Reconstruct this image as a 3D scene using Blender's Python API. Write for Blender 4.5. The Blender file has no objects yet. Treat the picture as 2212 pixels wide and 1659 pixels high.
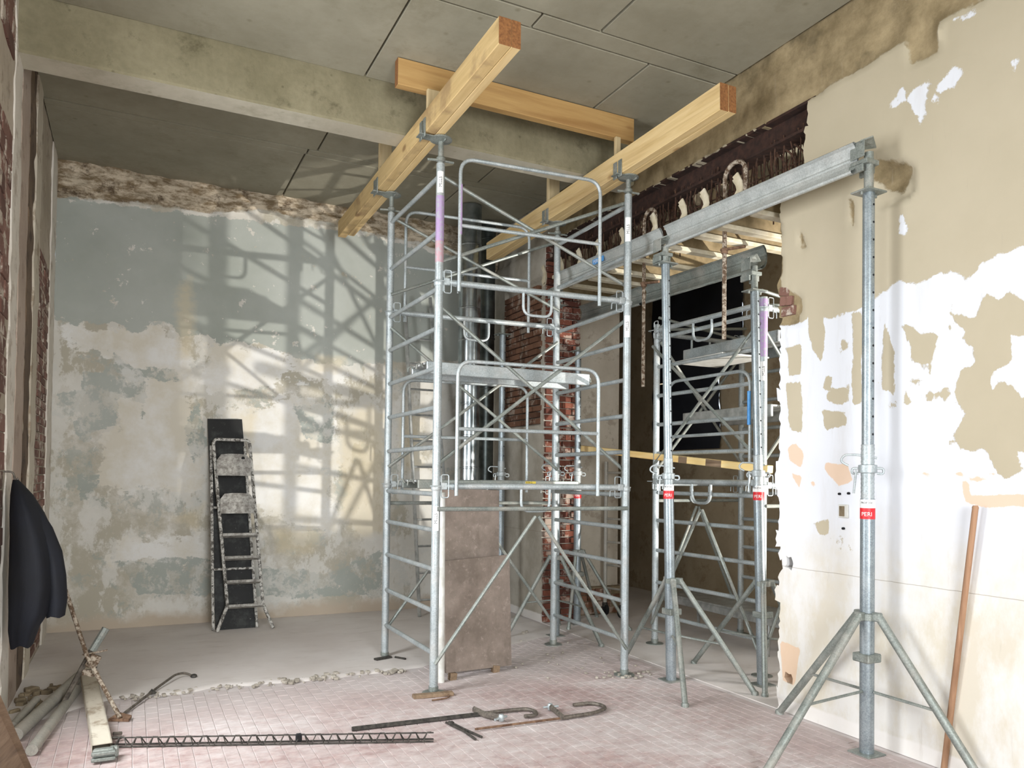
import bpy, math, random
import numpy as np
from mathutils import Vector, Matrix
random.seed(7)
S = bpy.context.scene
COL = S.collection

# ---------------------------------------------------------------- camera
cam = bpy.data.cameras.new('camera')
cam.sensor_width = 36.0
cam.lens = 27.05
cam.shift_x = 0.0
cam.shift_y = 0.0752
cam.clip_start = 0.05
co = bpy.data.objects.new('camera', cam); COL.objects.link(co)
RM = ((0.89615, -0.44360, 0.01178), (0.02009, 0.01404, -0.99970), (0.44330, 0.89612, 0.02150))
rx, dn, fw = (Vector(r) for r in RM)
mw = Matrix.Identity(4)
for i in range(3):
    mw[i][0] = rx[i]; mw[i][1] = -dn[i]; mw[i][2] = -fw[i]
mw[0][3], mw[1][3], mw[2][3] = 0.0, 0.0, 1.6
co.matrix_world = mw
S.camera = co

# ---------------------------------------------------------------- sky, lights, exposure
W = bpy.data.worlds.new('sky'); S.world = W; W.use_nodes = True
W.node_tree.nodes['Background'].inputs[0].default_value = (0.80, 0.90, 1.0, 1)
W.node_tree.nodes['Background'].inputs[1].default_value = 1.2

def area(name, loc, direction, sx, sy, power, color=(1, 1, 1), spread=180):
    l = bpy.data.lights.new(name, 'AREA'); l.shape = 'RECTANGLE'
    l.size = sx; l.size_y = sy; l.energy = power; l.color = color; l.spread = math.radians(spread)
    o = bpy.data.objects.new(name, l); COL.objects.link(o)
    o.location = loc
    o.rotation_euler = Vector(direction).to_track_quat('-Z', 'Y').to_euler()
    return o

# daylight through the windows of the left wall (three openings beside and behind the camera)
area('window_or_fill_light', (-1.5, 4.50, 2.35), (1, 0.30, -0.36), 1.7, 3.2, 205, (0.95, 0.98, 1.0), 160)
area('window_or_fill_light', (-1.25, 1.95, 2.3), (1, 0.05, -0.5), 1.3, 2.9, 30, (0.93, 0.97, 1.0), 160)
area('window_or_fill_light', (-1.05, -0.55, 2.1), (1, 0.8, -0.4), 1.3, 2.9, 50, (0.93, 0.97, 1.0), 160)
# added fill light from behind the viewpoint, to brighten the back wall evenly
area('window_or_fill_light', (1.1, -2.75, 2.2), (-0.02, 1, -0.10), 2.0, 2.6, 265, (0.95, 0.98, 1.0), 150)
# daylight through the window of the further room
area('window_or_fill_light', (7.15, 2.26, 2.3), (-1, 0.45, -0.3), 1.0, 2.8, 150, (1.0, 0.97, 0.92))
# low sun thrown back up into the rooms by the glass across the street
sp = bpy.data.lights.new('reflected_sun', 'SPOT'); sp.energy = 2600; sp.color = (1.0, 0.96, 0.89)
sp.spot_size = math.radians(75); sp.spot_blend = 0.1; sp.shadow_soft_size = 0.035
so = bpy.data.objects.new('reflected_sun', sp); COL.objects.link(so)
SUN_AT = Vector((7.6, 0.83, 0.71))
so.location = SUN_AT
so.rotation_euler = (Vector((2.6, 7.2, 2.4)) - SUN_AT).to_track_quat('-Z', 'Y').to_euler()

vs = S.view_settings
S.display_settings.display_device = 'sRGB'
vs.view_transform = 'Standard'; vs.look = 'None'; vs.gamma = 1.0; vs.exposure = 0.12
vs.use_curve_mapping = False

# ---------------------------------------------------------------- materials
def srgb(r, g, b):
    f = lambda c: (c/255/12.92 if c/255 <= .04045 else ((c/255+.055)/1.055)**2.4)
    return (f(r), f(g), f(b), 1)

class NT:
    """small helper to write node trees tersely"""
    def __init__(s, name):
        s.m = bpy.data.materials.new(name); s.m.use_nodes = True
        s.t = s.m.node_tree; s.n = s.t.nodes
        s.b = s.n['Principled BSDF']
    def link(s, a, b): s.t.links.new(a, b)
    def put(s, sock, v):
        if hasattr(v, 'links') or hasattr(v, 'is_linked'): s.link(v, sock)
        else: sock.default_value = v
    def pos(s, scale=(1, 1, 1), obj=False):
        if obj:
            g = s.n.new('ShaderNodeTexCoord').outputs['Object']
        else:
            g = s.n.new('ShaderNodeNewGeometry').outputs['Position']
        m = s.n.new('ShaderNodeVectorMath'); m.operation = 'MULTIPLY'
        s.link(g, m.inputs[0]); m.inputs[1].default_value = scale
        return m.outputs[0]
    def noise(s, vec, scale, detail=6, rough=.6, dist=0.0):
        t = s.n.new('ShaderNodeTexNoise'); s.link(vec, t.inputs['Vector'])
        t.inputs['Scale'].default_value = scale; t.inputs['Detail'].default_value = detail
        t.inputs['Roughness'].default_value = rough; t.inputs['Distortion'].default_value = dist
        return t.outputs['Fac']
    def voro(s, vec, scale, feature='F1', out='Distance'):
        t = s.n.new('ShaderNodeTexVoronoi'); t.feature = feature; s.link(vec, t.inputs['Vector'])
        t.inputs['Scale'].default_value = scale
        return t.outputs[out]
    def math(s, op, a, b=0.0, clamp=False):
        m = s.n.new('ShaderNodeMath'); m.operation = op; m.use_clamp = clamp
        s.put(m.inputs[0], a); s.put(m.inputs[1], b); return m.outputs[0]
    def ramp(s, v, lo, hi):
        m = s.n.new('ShaderNodeMapRange'); s.link(v, m.inputs[0])
        m.inputs[1].default_value = lo; m.inputs[2].default_value = hi; m.clamp = True
        return m.outputs[0]
    def mix(s, f, a, b, mode='MIX'):
        m = s.n.new('ShaderNodeMix'); m.data_type = 'RGBA'; m.blend_type = mode
        s.put(m.inputs[0], f); s.put(m.inputs[6], a); s.put(m.inputs[7], b)
        return m.outputs[2]
    def attr(s, name):
        a = s.n.new('ShaderNodeAttribute'); a.attribute_name = name
        sep = s.n.new('ShaderNodeSeparateColor'); s.link(a.outputs['Color'], sep.inputs[0])
        return sep.outputs[0], sep.outputs[1], sep.outputs[2], a.outputs['Alpha']
    def rnd(s):
        return s.n.new('ShaderNodeObjectInfo').outputs['Random']
    def bump(s, h, strength=.3, dist=.01):
        b = s.n.new('ShaderNodeBump'); b.inputs['Strength'].default_value = strength
        b.inputs['Distance'].default_value = dist; s.link(h, b.inputs['Height'])
        s.link(b.outputs[0], s.b.inputs['Normal'])
    def out(s, color=None, rough=.8, metal=0.0):
        if color is not None: s.put(s.b.inputs['Base Color'], color)
        s.put(s.b.inputs['Roughness'], rough); s.put(s.b.inputs['Metallic'], metal)
        return s.m

def simple(name, c1, c2=None, scale=20, rough=.8, metal=0.0, lo=.35, hi=.65, bump=0, bscale=None, aniso=(1, 1, 1)):
    k = NT(name); p = k.pos(aniso)
    n = k.noise(p, scale)
    c = k.mix(k.ramp(n, lo, hi), c1, c2 or c1)
    if bump: k.bump(k.noise(p, bscale or scale*2), bump, .005)
    return k.out(c, rough, metal)

M = {}
def galv(name, a, b, dust=.4, metal=.45, rough=.46):
    k = NT(name); p = k.pos()
    sp = k.voro(p, 150, 'F1', 'Color'); n = k.noise(p, 9, 5)
    sepa = k.n.new('ShaderNodeSeparateColor'); k.link(sp, sepa.inputs[0])
    f = k.math('ADD', k.math('MULTIPLY', sepa.outputs[0], .34), k.math('MULTIPLY', n, .85))
    c = k.mix(k.ramp(f, .25, .95), a, b)
    d = k.ramp(k.noise(p, 5, 7, .7), .48, .72)
    df = k.math('MULTIPLY', d, dust)
    c = k.mix(df, c, srgb(186, 176, 166))
    k.out(c, k.math('ADD', k.math('MULTIPLY', df, .5), rough))
    k.link(k.math('SUBTRACT', metal, k.math('MULTIPLY', df, metal)), k.b.inputs['Metallic'])
    return k.m
M['galv'] = galv('galvanized_steel', srgb(142, 150, 152), srgb(196, 204, 206))
M['galvdark'] = galv('dull_galvanized_steel', srgb(112, 118, 114), srgb(160, 166, 160), .5, .5, .5)
M['galvnew'] = galv('fresh_galvanized_steel', srgb(122, 133, 139), srgb(172, 182, 187), .18, .6, .34)
M['waler'] = galv('streaked_galvanized_sheet', srgb(160, 164, 162), srgb(206, 210, 208), .3, .4, .42)
M['dusty'] = galv('dust_covered_steel', srgb(150, 148, 140), srgb(186, 182, 172), .7, .2, .6)
M['flue'] = simple('polished_flue_steel', srgb(120, 130, 134), srgb(190, 198, 202), 4, .22, .95)
M['fluedark'] = simple('sooty_flue_steel', srgb(60, 66, 66), srgb(105, 112, 110), 5, .35, .8)
M['alu'] = simple('aluminium', srgb(150, 152, 150), srgb(190, 192, 190), 12, .4, .6)
M['rust'] = simple('rusty_steel', srgb(92, 66, 50), srgb(140, 112, 90), 30, .85, .2, bump=.3)
M['rustdark'] = simple('dark_rusty_steel', srgb(40, 25, 20), srgb(66, 42, 32), 18, .9, .1, bump=.4)
M['rebar'] = simple('rebar_rust', srgb(50, 34, 26), srgb(88, 60, 44), 40, .9, .1)
M['iron'] = simple('worn_iron', srgb(80, 74, 68), srgb(126, 118, 108), 40, .6, .4, bump=.2)
M['irondark'] = simple('dark_iron', srgb(48, 46, 44), srgb(88, 84, 78), 40, .6, .4)
M['black'] = simple('black_hole', (.006, .006, .007, 1), (.012, .012, .014, 1), 6, .9)
M['blackfilm'] = simple('black_film', (.006, .007, .012, 1), (.012, .014, .022, 1), 4, .7, bump=.3)
M['needle'] = simple('dusty_cream_formwork', srgb(186, 174, 146), srgb(212, 204, 184), 10, .8)
M['needleweb'] = simple('dull_brown_formwork', srgb(120, 104, 74), srgb(150, 132, 100), 10, .85)
M['white'] = simple('white_paint', srgb(222, 222, 218), srgb(200, 198, 190), 14, .6)
M['sticker'] = simple('white_sticker', srgb(238, 238, 236), None, 4, .5)
M['ink'] = simple('black_ink', (.01, .01, .01, 1), None, 4, .6)
M['red'] = simple('red_sticker', srgb(205, 22, 34), srgb(220, 40, 48), 20, .45)
M['blue'] = simple('blue_tape', srgb(60, 140, 215), srgb(100, 170, 230), 20, .5)
M['yellow'] = simple('yellow_sticker', srgb(214, 190, 70), None, 4, .5)
M['glass'] = None

def wood(name, a, b, dark, stretch, rough=.75, knots=True, stain=None):
    k = NT(name); p = k.pos(stretch)
    g = k.noise(p, 26, 8, .65, .6); g2 = k.noise(p, 7, 4, .5, 1.2)
    c = k.mix(k.ramp(g, .35, .68), a, b)
    c = k.mix(k.math('MULTIPLY', k.ramp(g2, .55, .72), .55), c, dark)
    if knots:
        q = k.pos(tuple(.5+.5*s for s in stretch))
        v = k.voro(q, 3.3)
        c = k.mix(k.math('MULTIPLY', k.math('SUBTRACT', 1.0, k.ramp(v, .05, .11)), .75), c, dark)
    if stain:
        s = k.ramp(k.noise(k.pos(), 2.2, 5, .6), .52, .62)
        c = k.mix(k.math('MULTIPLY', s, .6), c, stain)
    k.bump(g, .15, .003)
    return k.out(c, rough)
M['woody'] = wood('pine_along_y', srgb(206, 176, 122), srgb(224, 198, 148), srgb(146, 106, 62), (1, .06, 1))
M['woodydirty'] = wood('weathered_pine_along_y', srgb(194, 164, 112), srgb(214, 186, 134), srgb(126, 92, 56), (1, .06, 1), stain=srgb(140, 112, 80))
M['woodx'] = wood('pine_along_x', srgb(176, 138, 84), srgb(194, 158, 102), srgb(128, 84, 40), (.06, 1, 1))
M['woodz'] = wood('pine_along_z', srgb(190, 168, 128), srgb(206, 186, 146), srgb(140, 108, 70), (1, 1, .08), knots=False)
M['woodpale'] = wood('pale_planed_timber', srgb(250, 216, 144), srgb(253, 230, 172), srgb(226, 170, 90), (.08, .08, 1), knots=False)
M['endgrain'] = simple('end_grain', srgb(120, 78, 44), srgb(156, 106, 62), 60, .85)
M['handle'] = wood('old_broom_handle', srgb(150, 112, 84), srgb(176, 138, 108), srgb(96, 66, 46), (1, 1, .05), knots=False)
M['darkwood'] = wood('old_dark_wood', srgb(120, 98, 76), srgb(150, 128, 104), srgb(66, 50, 38), (1, .1, 1), knots=False)
M['ply'] = NT('film_faced_plywood')
k = M['ply']; p = k.pos()
c = k.mix(k.ramp(k.noise(p, 3, 8, .7), .36, .66), srgb(112, 100, 90), srgb(146, 132, 122))
c = k.mix(k.math('MULTIPLY', k.ramp(k.noise(p, 22, 8, .75), .55, .7), .55), c, srgb(178, 164, 154))
c = k.mix(k.math('MULTIPLY', k.ramp(k.noise(k.pos((1, 1, .25)), 9, 4, .6), .58, .7), .35), c, srgb(84, 72, 60))
M['ply'] = k.out(c, .75)

def concrete(name, a, b, dark, sc=1.0, bump=.25, amp=.5):
    k = NT(name); p = k.pos()
    n = k.noise(p, 1.3*sc, 8, .62); f = k.noise(p, 14*sc, 6, .6)
    c = k.mix(k.ramp(n, .35, .66), a, b)
    c = k.mix(k.math('MULTIPLY', k.ramp(k.noise(p, 3.1*sc, 9, .7), .56, .72), amp), c, dark)
    c = k.mix(k.math('MULTIPLY', k.ramp(k.voro(p, 5.0*sc), .10, .03), .55), c, dark)
    c = k.mix(k.math('MULTIPLY', k.ramp(f, .4, .7), .18), c, dark)
    k.bump(f, bump, .006)
    return k.out(c, .9)
M['slab'] = concrete('cast_concrete_ceiling', srgb(140, 135, 117), srgb(158, 153, 135), srgb(112, 106, 84), .8)
M['beam'] = concrete('stained_concrete_beam', srgb(124, 117, 92), srgb(148, 140, 114), srgb(74, 67, 45), 1.5, .5, .85)
M['soffit'] = concrete('pale_beam_soffit', srgb(176, 168, 150), srgb(192, 186, 168), srgb(140, 132, 110), 1.0, .3)
M['seam'] = simple('dark_joint', srgb(84, 78, 58), srgb(104, 98, 76), 8, .95)
M['mortar'] = simple('grey_mortar', srgb(150, 142, 130), srgb(184, 176, 164), 14, .95, bump=.5)
M['rubble'] = simple('broken_masonry', srgb(96, 84, 66), srgb(150, 134, 108), 7, .95, bump=.8, bscale=30)

def brickmat(name, a, b, white):
    k = NT(name); p = k.pos()
    c = k.mix(k.rnd(), a, b)
    c = k.mix(k.math('MULTIPLY', k.ramp(k.noise(p, 30, 6, .7), .5, .7), .4), c, srgb(70, 44, 36))
    c = k.mix(k.math('MULTIPLY', k.ramp(k.noise(p, 6, 7, .7), .53, .59), white), c, srgb(190, 178, 164))
    k.bump(k.noise(p, 40, 6), .5, .005)
    return k.out(c, .92)
M['brick'] = brickmat('red_brick', srgb(84, 46, 36), srgb(128, 74, 56), .6)
M['brickdirty'] = brickmat('limewashed_brick', srgb(90, 60, 50), srgb(134, 98, 86), 1.0)
M['brickdark'] = brickmat('dim_brick', srgb(96, 66, 50), srgb(134, 96, 74), .55)

# painted, peeling plaster: vertex masks say where a coat lies, noise makes its ragged edge
def threshold(k, mask, nz, amp, soft=.03):
    v = k.math('ADD', mask, k.math('MULTIPLY', k.math('SUBTRACT', nz, .5), amp))
    return k.ramp(v, .5-soft, .5+soft)
k = NT('peeling_beige_wall'); p = k.pos()
mw_, mn, mo, mb = k.attr('M')
edge = k.noise(p, 7, 9, .72); edge2 = k.noise(k.pos((1, 1, .6)), 11, 9, .7)
base = k.mix(k.ramp(k.noise(p, .9, 5, .6), .3, .7), srgb(178, 167, 143), srgb(191, 180, 157))
lowc = k.mix(k.ramp(k.noise(k.pos((1, 1, .35)), 2.2, 7, .65), .36, .62), srgb(228, 220, 206), srgb(240, 238, 236))
sepz = k.n.new('ShaderNodeSeparateXYZ'); g = k.n.new('ShaderNodeNewGeometry'); k.link(g.outputs['Position'], sepz.inputs[0])
zz = sepz.outputs[2]
lowmix = k.ramp(k.math('ADD', zz, k.math('MULTIPLY', k.math('SUBTRACT', k.noise(p, 2, 6, .6), .5), 1.2)), 1.35, .85)
whitec = k.mix(k.math('MULTIPLY', k.ramp(k.noise(k.pos((1, 1, .2)), 5, 6, .6), .52, .64), .4), srgb(224, 226, 232), srgb(208, 206, 206))
creamy = k.mix(k.ramp(k.noise(k.pos((1, 1, .5)), 3.2, 8, .7), .42, .58), srgb(216, 208, 192), srgb(228, 225, 220))
whitec = k.mix(lowmix, whitec, creamy)
white_f = threshold(k, mw_, edge, .9)
neg = threshold(k, mn, edge2, .8)
white_f = k.math('MULTIPLY', white_f, k.math('SUBTRACT', 1.0, neg))
spots = k.math('MULTIPLY', k.ramp(k.noise(p, 3.6, 9, .75), .655, .675), k.math('SUBTRACT', 1.0, k.ramp(zz, 1.2, .8)))
white_f = k.math('MULTIPLY', white_f, k.math('SUBTRACT', 1.0, k.math('MULTIPLY', spots, .9)))
c = k.mix(white_f, base, whitec)
c = k.mix(k.math('MULTIPLY', threshold(k, mo, edge2, .5), .85), c, srgb(224, 192, 162))
bare = threshold(k, mb, edge, .7, .05)
barec = k.mix(k.ramp(k.noise(p, 5, 9, .7), .35, .65), srgb(126, 110, 80), srgb(168, 150, 116))
barec = k.mix(k.math('MULTIPLY', k.ramp(k.noise(p, 2.2, 7, .65), .54, .66), .6), barec, srgb(82, 72, 50))
c = k.mix(bare, c, barec)
sy = k.ramp(sepz.outputs[1], 7.2, 7.3)
greyp = k.mix(k.ramp(k.noise(p, 2.4, 8, .7), .4, .6), srgb(168, 160, 146), srgb(192, 186, 174))
c = k.mix(sy, c, greyp)
crack = k.ramp(k.math('ABSOLUTE', k.math('ADD', k.math('SUBTRACT', zz, 1.003), k.math('MULTIPLY', k.math('SUBTRACT', k.noise(p, 3), .5), .02))), .0028, .0012)
c = k.mix(k.math('MULTIPLY', crack, .6), c, srgb(140, 126, 106))
skirt = k.ramp(k.math('ADD', zz, k.math('MULTIPLY', k.math('SUBTRACT', k.noise(p, 4), .5), .04)), .10, .085)
c = k.mix(k.math('MULTIPLY', skirt, .8), c, srgb(236, 232, 228))
scuff = k.ramp(k.noise(k.pos((1, 1.4, .15)), 12, 7, .7), .62, .7)
c = k.mix(k.math('MULTIPLY', scuff, .22), c, srgb(168, 158, 142))
hgt = k.math('ADD', k.math('MULTIPLY', white_f, .6), k.math('ADD', k.math('MULTIPLY', bare, k.math('MULTIPLY', k.noise(p, 20, 8, .7), 2.0)), k.math('MULTIPLY', k.noise(p, 45, 3), .12)))
k.bump(hgt, .35, .006)
M['wallR'] = k.out(c, .88)

k = NT('peeling_blue_grey_wall'); p = k.pos()
mw_, mu, my, mb = k.attr('M')
edge = k.math('ADD', k.math('MULTIPLY', k.noise(p, 3.2, 9, .7), .62), k.math('MULTIPLY', k.noise(k.pos((.7, 1, 1.3)), 13, 9, .7), .38)); edge2 = k.noise(p, 9, 9, .7)
g = k.n.new('ShaderNodeNewGeometry'); sepz = k.n.new('ShaderNodeSeparateXYZ'); k.link(g.outputs['Position'], sepz.inputs[0]); zz = sepz.outputs[2]
base = k.mix(k.ramp(k.noise(p, 1.6, 9, .7), .44, .56), srgb(182, 176, 160), srgb(210, 206, 197))
blue = k.mix(k.ramp(k.noise(p, .8, 6, .6), .35, .65), srgb(160, 165, 157), srgb(180, 184, 178))
blotch = k.ramp(k.noise(p, 2.6, 10, .74), .54, .58)
c = k.mix(k.math('MULTIPLY', blotch, .7), base, blue)
mid = k.ramp(k.noise(k.pos((1, 1, .6)), 1.7, 10, .74), .485, .515)
c = k.mix(k.math('MULTIPLY', mid, .65), c, srgb(222, 220, 214))
white_f = threshold(k, mw_, edge, 3.4, .05)
c = k.mix(k.math('MULTIPLY', white_f, .92), c, k.mix(k.ramp(k.noise(p, 2, 7, .65), .4, .6), srgb(230, 229, 226), srgb(214, 208, 194)))
blue_f = threshold(k, mu, edge, 2.4, .03)
chips = k.math('MAXIMUM', k.ramp(k.noise(p, 8, 8, .7), .62, .64), k.math('MULTIPLY', k.ramp(k.noise(p, 5.5, 10, .76), .47, .53), k.math('MULTIPLY', k.ramp(zz, 3.0, 2.8), .7)))
blue_f = k.math('MULTIPLY', blue_f, k.math('SUBTRACT', 1.0, chips))
c = k.mix(blue_f, c, blue)
c = k.mix(k.math('MULTIPLY', threshold(k, my, edge, 1.6, .2), .5), c, srgb(214, 200, 168))
bare = threshold(k, mb, edge2, .6, .05)
barec = k.mix(k.ramp(k.noise(k.pos((.6, .6, 1.8)), 8, 10, .76), .42, .58), srgb(124, 106, 80), srgb(208, 194, 172))
barec = k.mix(k.ramp(k.noise(p, 6, 7, .7), .56, .66), barec, srgb(92, 76, 58))
c = k.mix(bare, c, barec)
c = k.mix(k.ramp(k.math('ADD', zz, k.math('MULTIPLY', k.math('SUBTRACT', k.noise(p, 3, 7), .5), .4)), .2, .08), c, srgb(190, 176, 158))
hgt = k.math('ADD', k.math('MULTIPLY', blue_f, .5), k.math('ADD', k.math('MULTIPLY', bare, k.math('MULTIPLY', k.noise(p, 16, 8, .7), 2.0)), k.math('MULTIPLY', k.noise(p, 40, 3), .12)))
k.bump(hgt, .35, .006)
M['wallB'] = k.out(c, .88)

def plaster(name, a, b, d, amp=.5, brickish=False):
    k = NT(name); p = k.pos()
    c = k.mix(k.ramp(k.noise(p, 1.2, 8, .66), .36, .64), a, b)
    c = k.mix(k.math('MULTIPLY', k.ramp(k.noise(p, 4, 9, .72), .54, .62), amp), c, d)
    k.bump(k.noise(p, 18, 8, .7), .5, .008)
    return k.out(c, .9)
M['plasterbrown'] = plaster('stained_brown_plaster', srgb(154, 138, 112), srgb(176, 160, 134), srgb(120, 96, 68))
M['plastergrey'] = plaster('dirty_grey_plaster', srgb(170, 160, 144), srgb(190, 182, 168), srgb(126, 112, 94))
M['plasterleft'] = plaster('chipped_left_plaster', srgb(160, 148, 130), srgb(188, 176, 160), srgb(108, 90, 72))
M['limewhite'] = plaster('lime_white_edge', srgb(206, 198, 186), srgb(224, 218, 208), srgb(150, 134, 116), .6)
M['pinkplaster'] = plaster('pinkish_plaster', srgb(168, 150, 136), srgb(188, 172, 158), srgb(118, 98, 82), .5)
M['groove'] = plaster('dark_ragged_groove', srgb(84, 66, 50), srgb(124, 104, 84), srgb(48, 34, 26), .8)
M['trimpaint'] = plaster('old_cream_trim', srgb(188, 178, 160), srgb(208, 200, 184), srgb(138, 118, 94), .7)

# dusty floor: dust lies over tiles and joints alike
def dusty(name, under, joint=False):
    k = NT(name); p = k.pos()
    g = k.n.new('ShaderNodeNewGeometry'); sx = k.n.new('ShaderNodeSeparateXYZ'); k.link(g.outputs['Position'], sx.inputs[0])
    dust = k.mix(k.ramp(k.noise(p, 1.6, 6, .6), .3, .7), srgb(200, 191, 189), srgb(215, 208, 206))
    n1 = k.noise(p, 1.1, 7, .62); n2 = k.noise(k.pos((1, 1.6, 1)), 9, 9, .75)
    f = k.math('ADD', k.math('MULTIPLY', n1, .9), k.math('MULTIPLY', n2, .8))
    cover = k.ramp(f, .70, 1.02)
    far = k.ramp(k.math('ADD', sx.outputs[1], k.math('MULTIPLY', n1, 1.4)), 5.5, 6.5)
    side = k.ramp(k.math('ADD', sx.outputs[0], k.math('MULTIPLY', n1, 1.6)), 3.9, 5.0)
    cover = k.math('MAXIMUM', cover, k.math('MULTIPLY', far, .85))
    cover = k.math('MAXIMUM', cover, k.math('MULTIPLY', side, .8))
    cover = k.math('MINIMUM', k.math('ADD', k.math('MULTIPLY', cover, .74), .14), 1.0)
    if joint: cover = k.math('ADD', k.math('MULTIPLY', cover, .5), .5)
    c = k.mix(cover, under(k, p), dust)
    dirt = k.ramp(k.noise(k.pos((1, 2.2, 1)), 13, 8, .75), .60, .70)
    c = k.mix(k.math('MULTIPLY', dirt, .6 if not joint else .35), c, srgb(146, 122, 116))
    k.bump(n2, .15, .004)
    return k.out(c, .92)
M['tile'] = dusty('dusty_pink_tile', lambda k, p: k.mix(k.ramp(k.noise(p, 14, 3), .35, .65), srgb(148, 119, 115), srgb(176, 148, 143)))
M['tilejoint'] = dusty('dusty_tile_joint', lambda k, p: srgb(212, 200, 198), True)
k = NT('dusty_screed'); p = k.pos()
c = k.mix(k.ramp(k.noise(p, 1.0, 7, .6), .35, .65), srgb(206, 198, 193), srgb(222, 216, 212))
c = k.mix(k.math('MULTIPLY', k.ramp(k.noise(k.pos((.6, 2, 1)), 4, 8, .7), .55, .68), .4), c, srgb(184, 174, 166))
k.bump(k.noise(p, 20, 6), .15, .004)
M['screed'] = k.out(c, .92)

k = NT('splattered_black_board'); p = k.pos()
c = k.mix(k.ramp(k.noise(p, 6, 8, .7), .5, .75), srgb(26, 27, 27), srgb(70, 72, 70))
c = k.mix(k.ramp(k.noise(p, 26, 6, .8), .64, .70), c, srgb(150, 150, 146))
M['blackboard'] = k.out(c, .7)
k = NT('splattered_aluminium'); p = k.pos()
c = k.mix(k.ramp(k.noise(p, 30, 7, .75), .44, .54), srgb(84, 80, 74), srgb(206, 204, 198))
M['splat'] = k.out(c, .7)
k = NT('splattered_tread'); p = k.pos()
c = k.mix(k.ramp(k.noise(p, 16, 8, .75), .40, .62), srgb(122, 118, 112), srgb(190, 188, 182))
M['tread'] = k.out(c, .75)
k = NT('muddy_rusty_metal'); p = k.pos()
c = k.mix(k.ramp(k.noise(p, 34, 6, .75), .46, .56), srgb(92, 72, 54), srgb(176, 164, 148))
M['mud'] = k.out(c, .85)
k = NT('navy_cloth'); p = k.pos()
c = k.mix(k.ramp(k.noise(p, 3, 6), .35, .7), srgb(3, 5, 13), srgb(9, 14, 27))
k.bump(k.noise(p, 220, 2), .25, .002); M['navy'] = k.out(c, .85)
M['navyin'] = simple('dark_lining', (.006, .006, .012, 1), (.02, .01, .02, 1), 5, .9)
def painted(name, pc, lo):
    k = NT(name); p = k.pos()
    c = k.mix(k.ramp(k.noise(p, 40, 6, .7), .36, .52), srgb(168, 172, 176), pc)
    return k.out(c, .55, .2)
M['purple'] = painted('purple_spray', srgb(172, 146, 186), .4)
M['pinkspray'] = painted('red_spray', srgb(186, 150, 158), .5)

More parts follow.
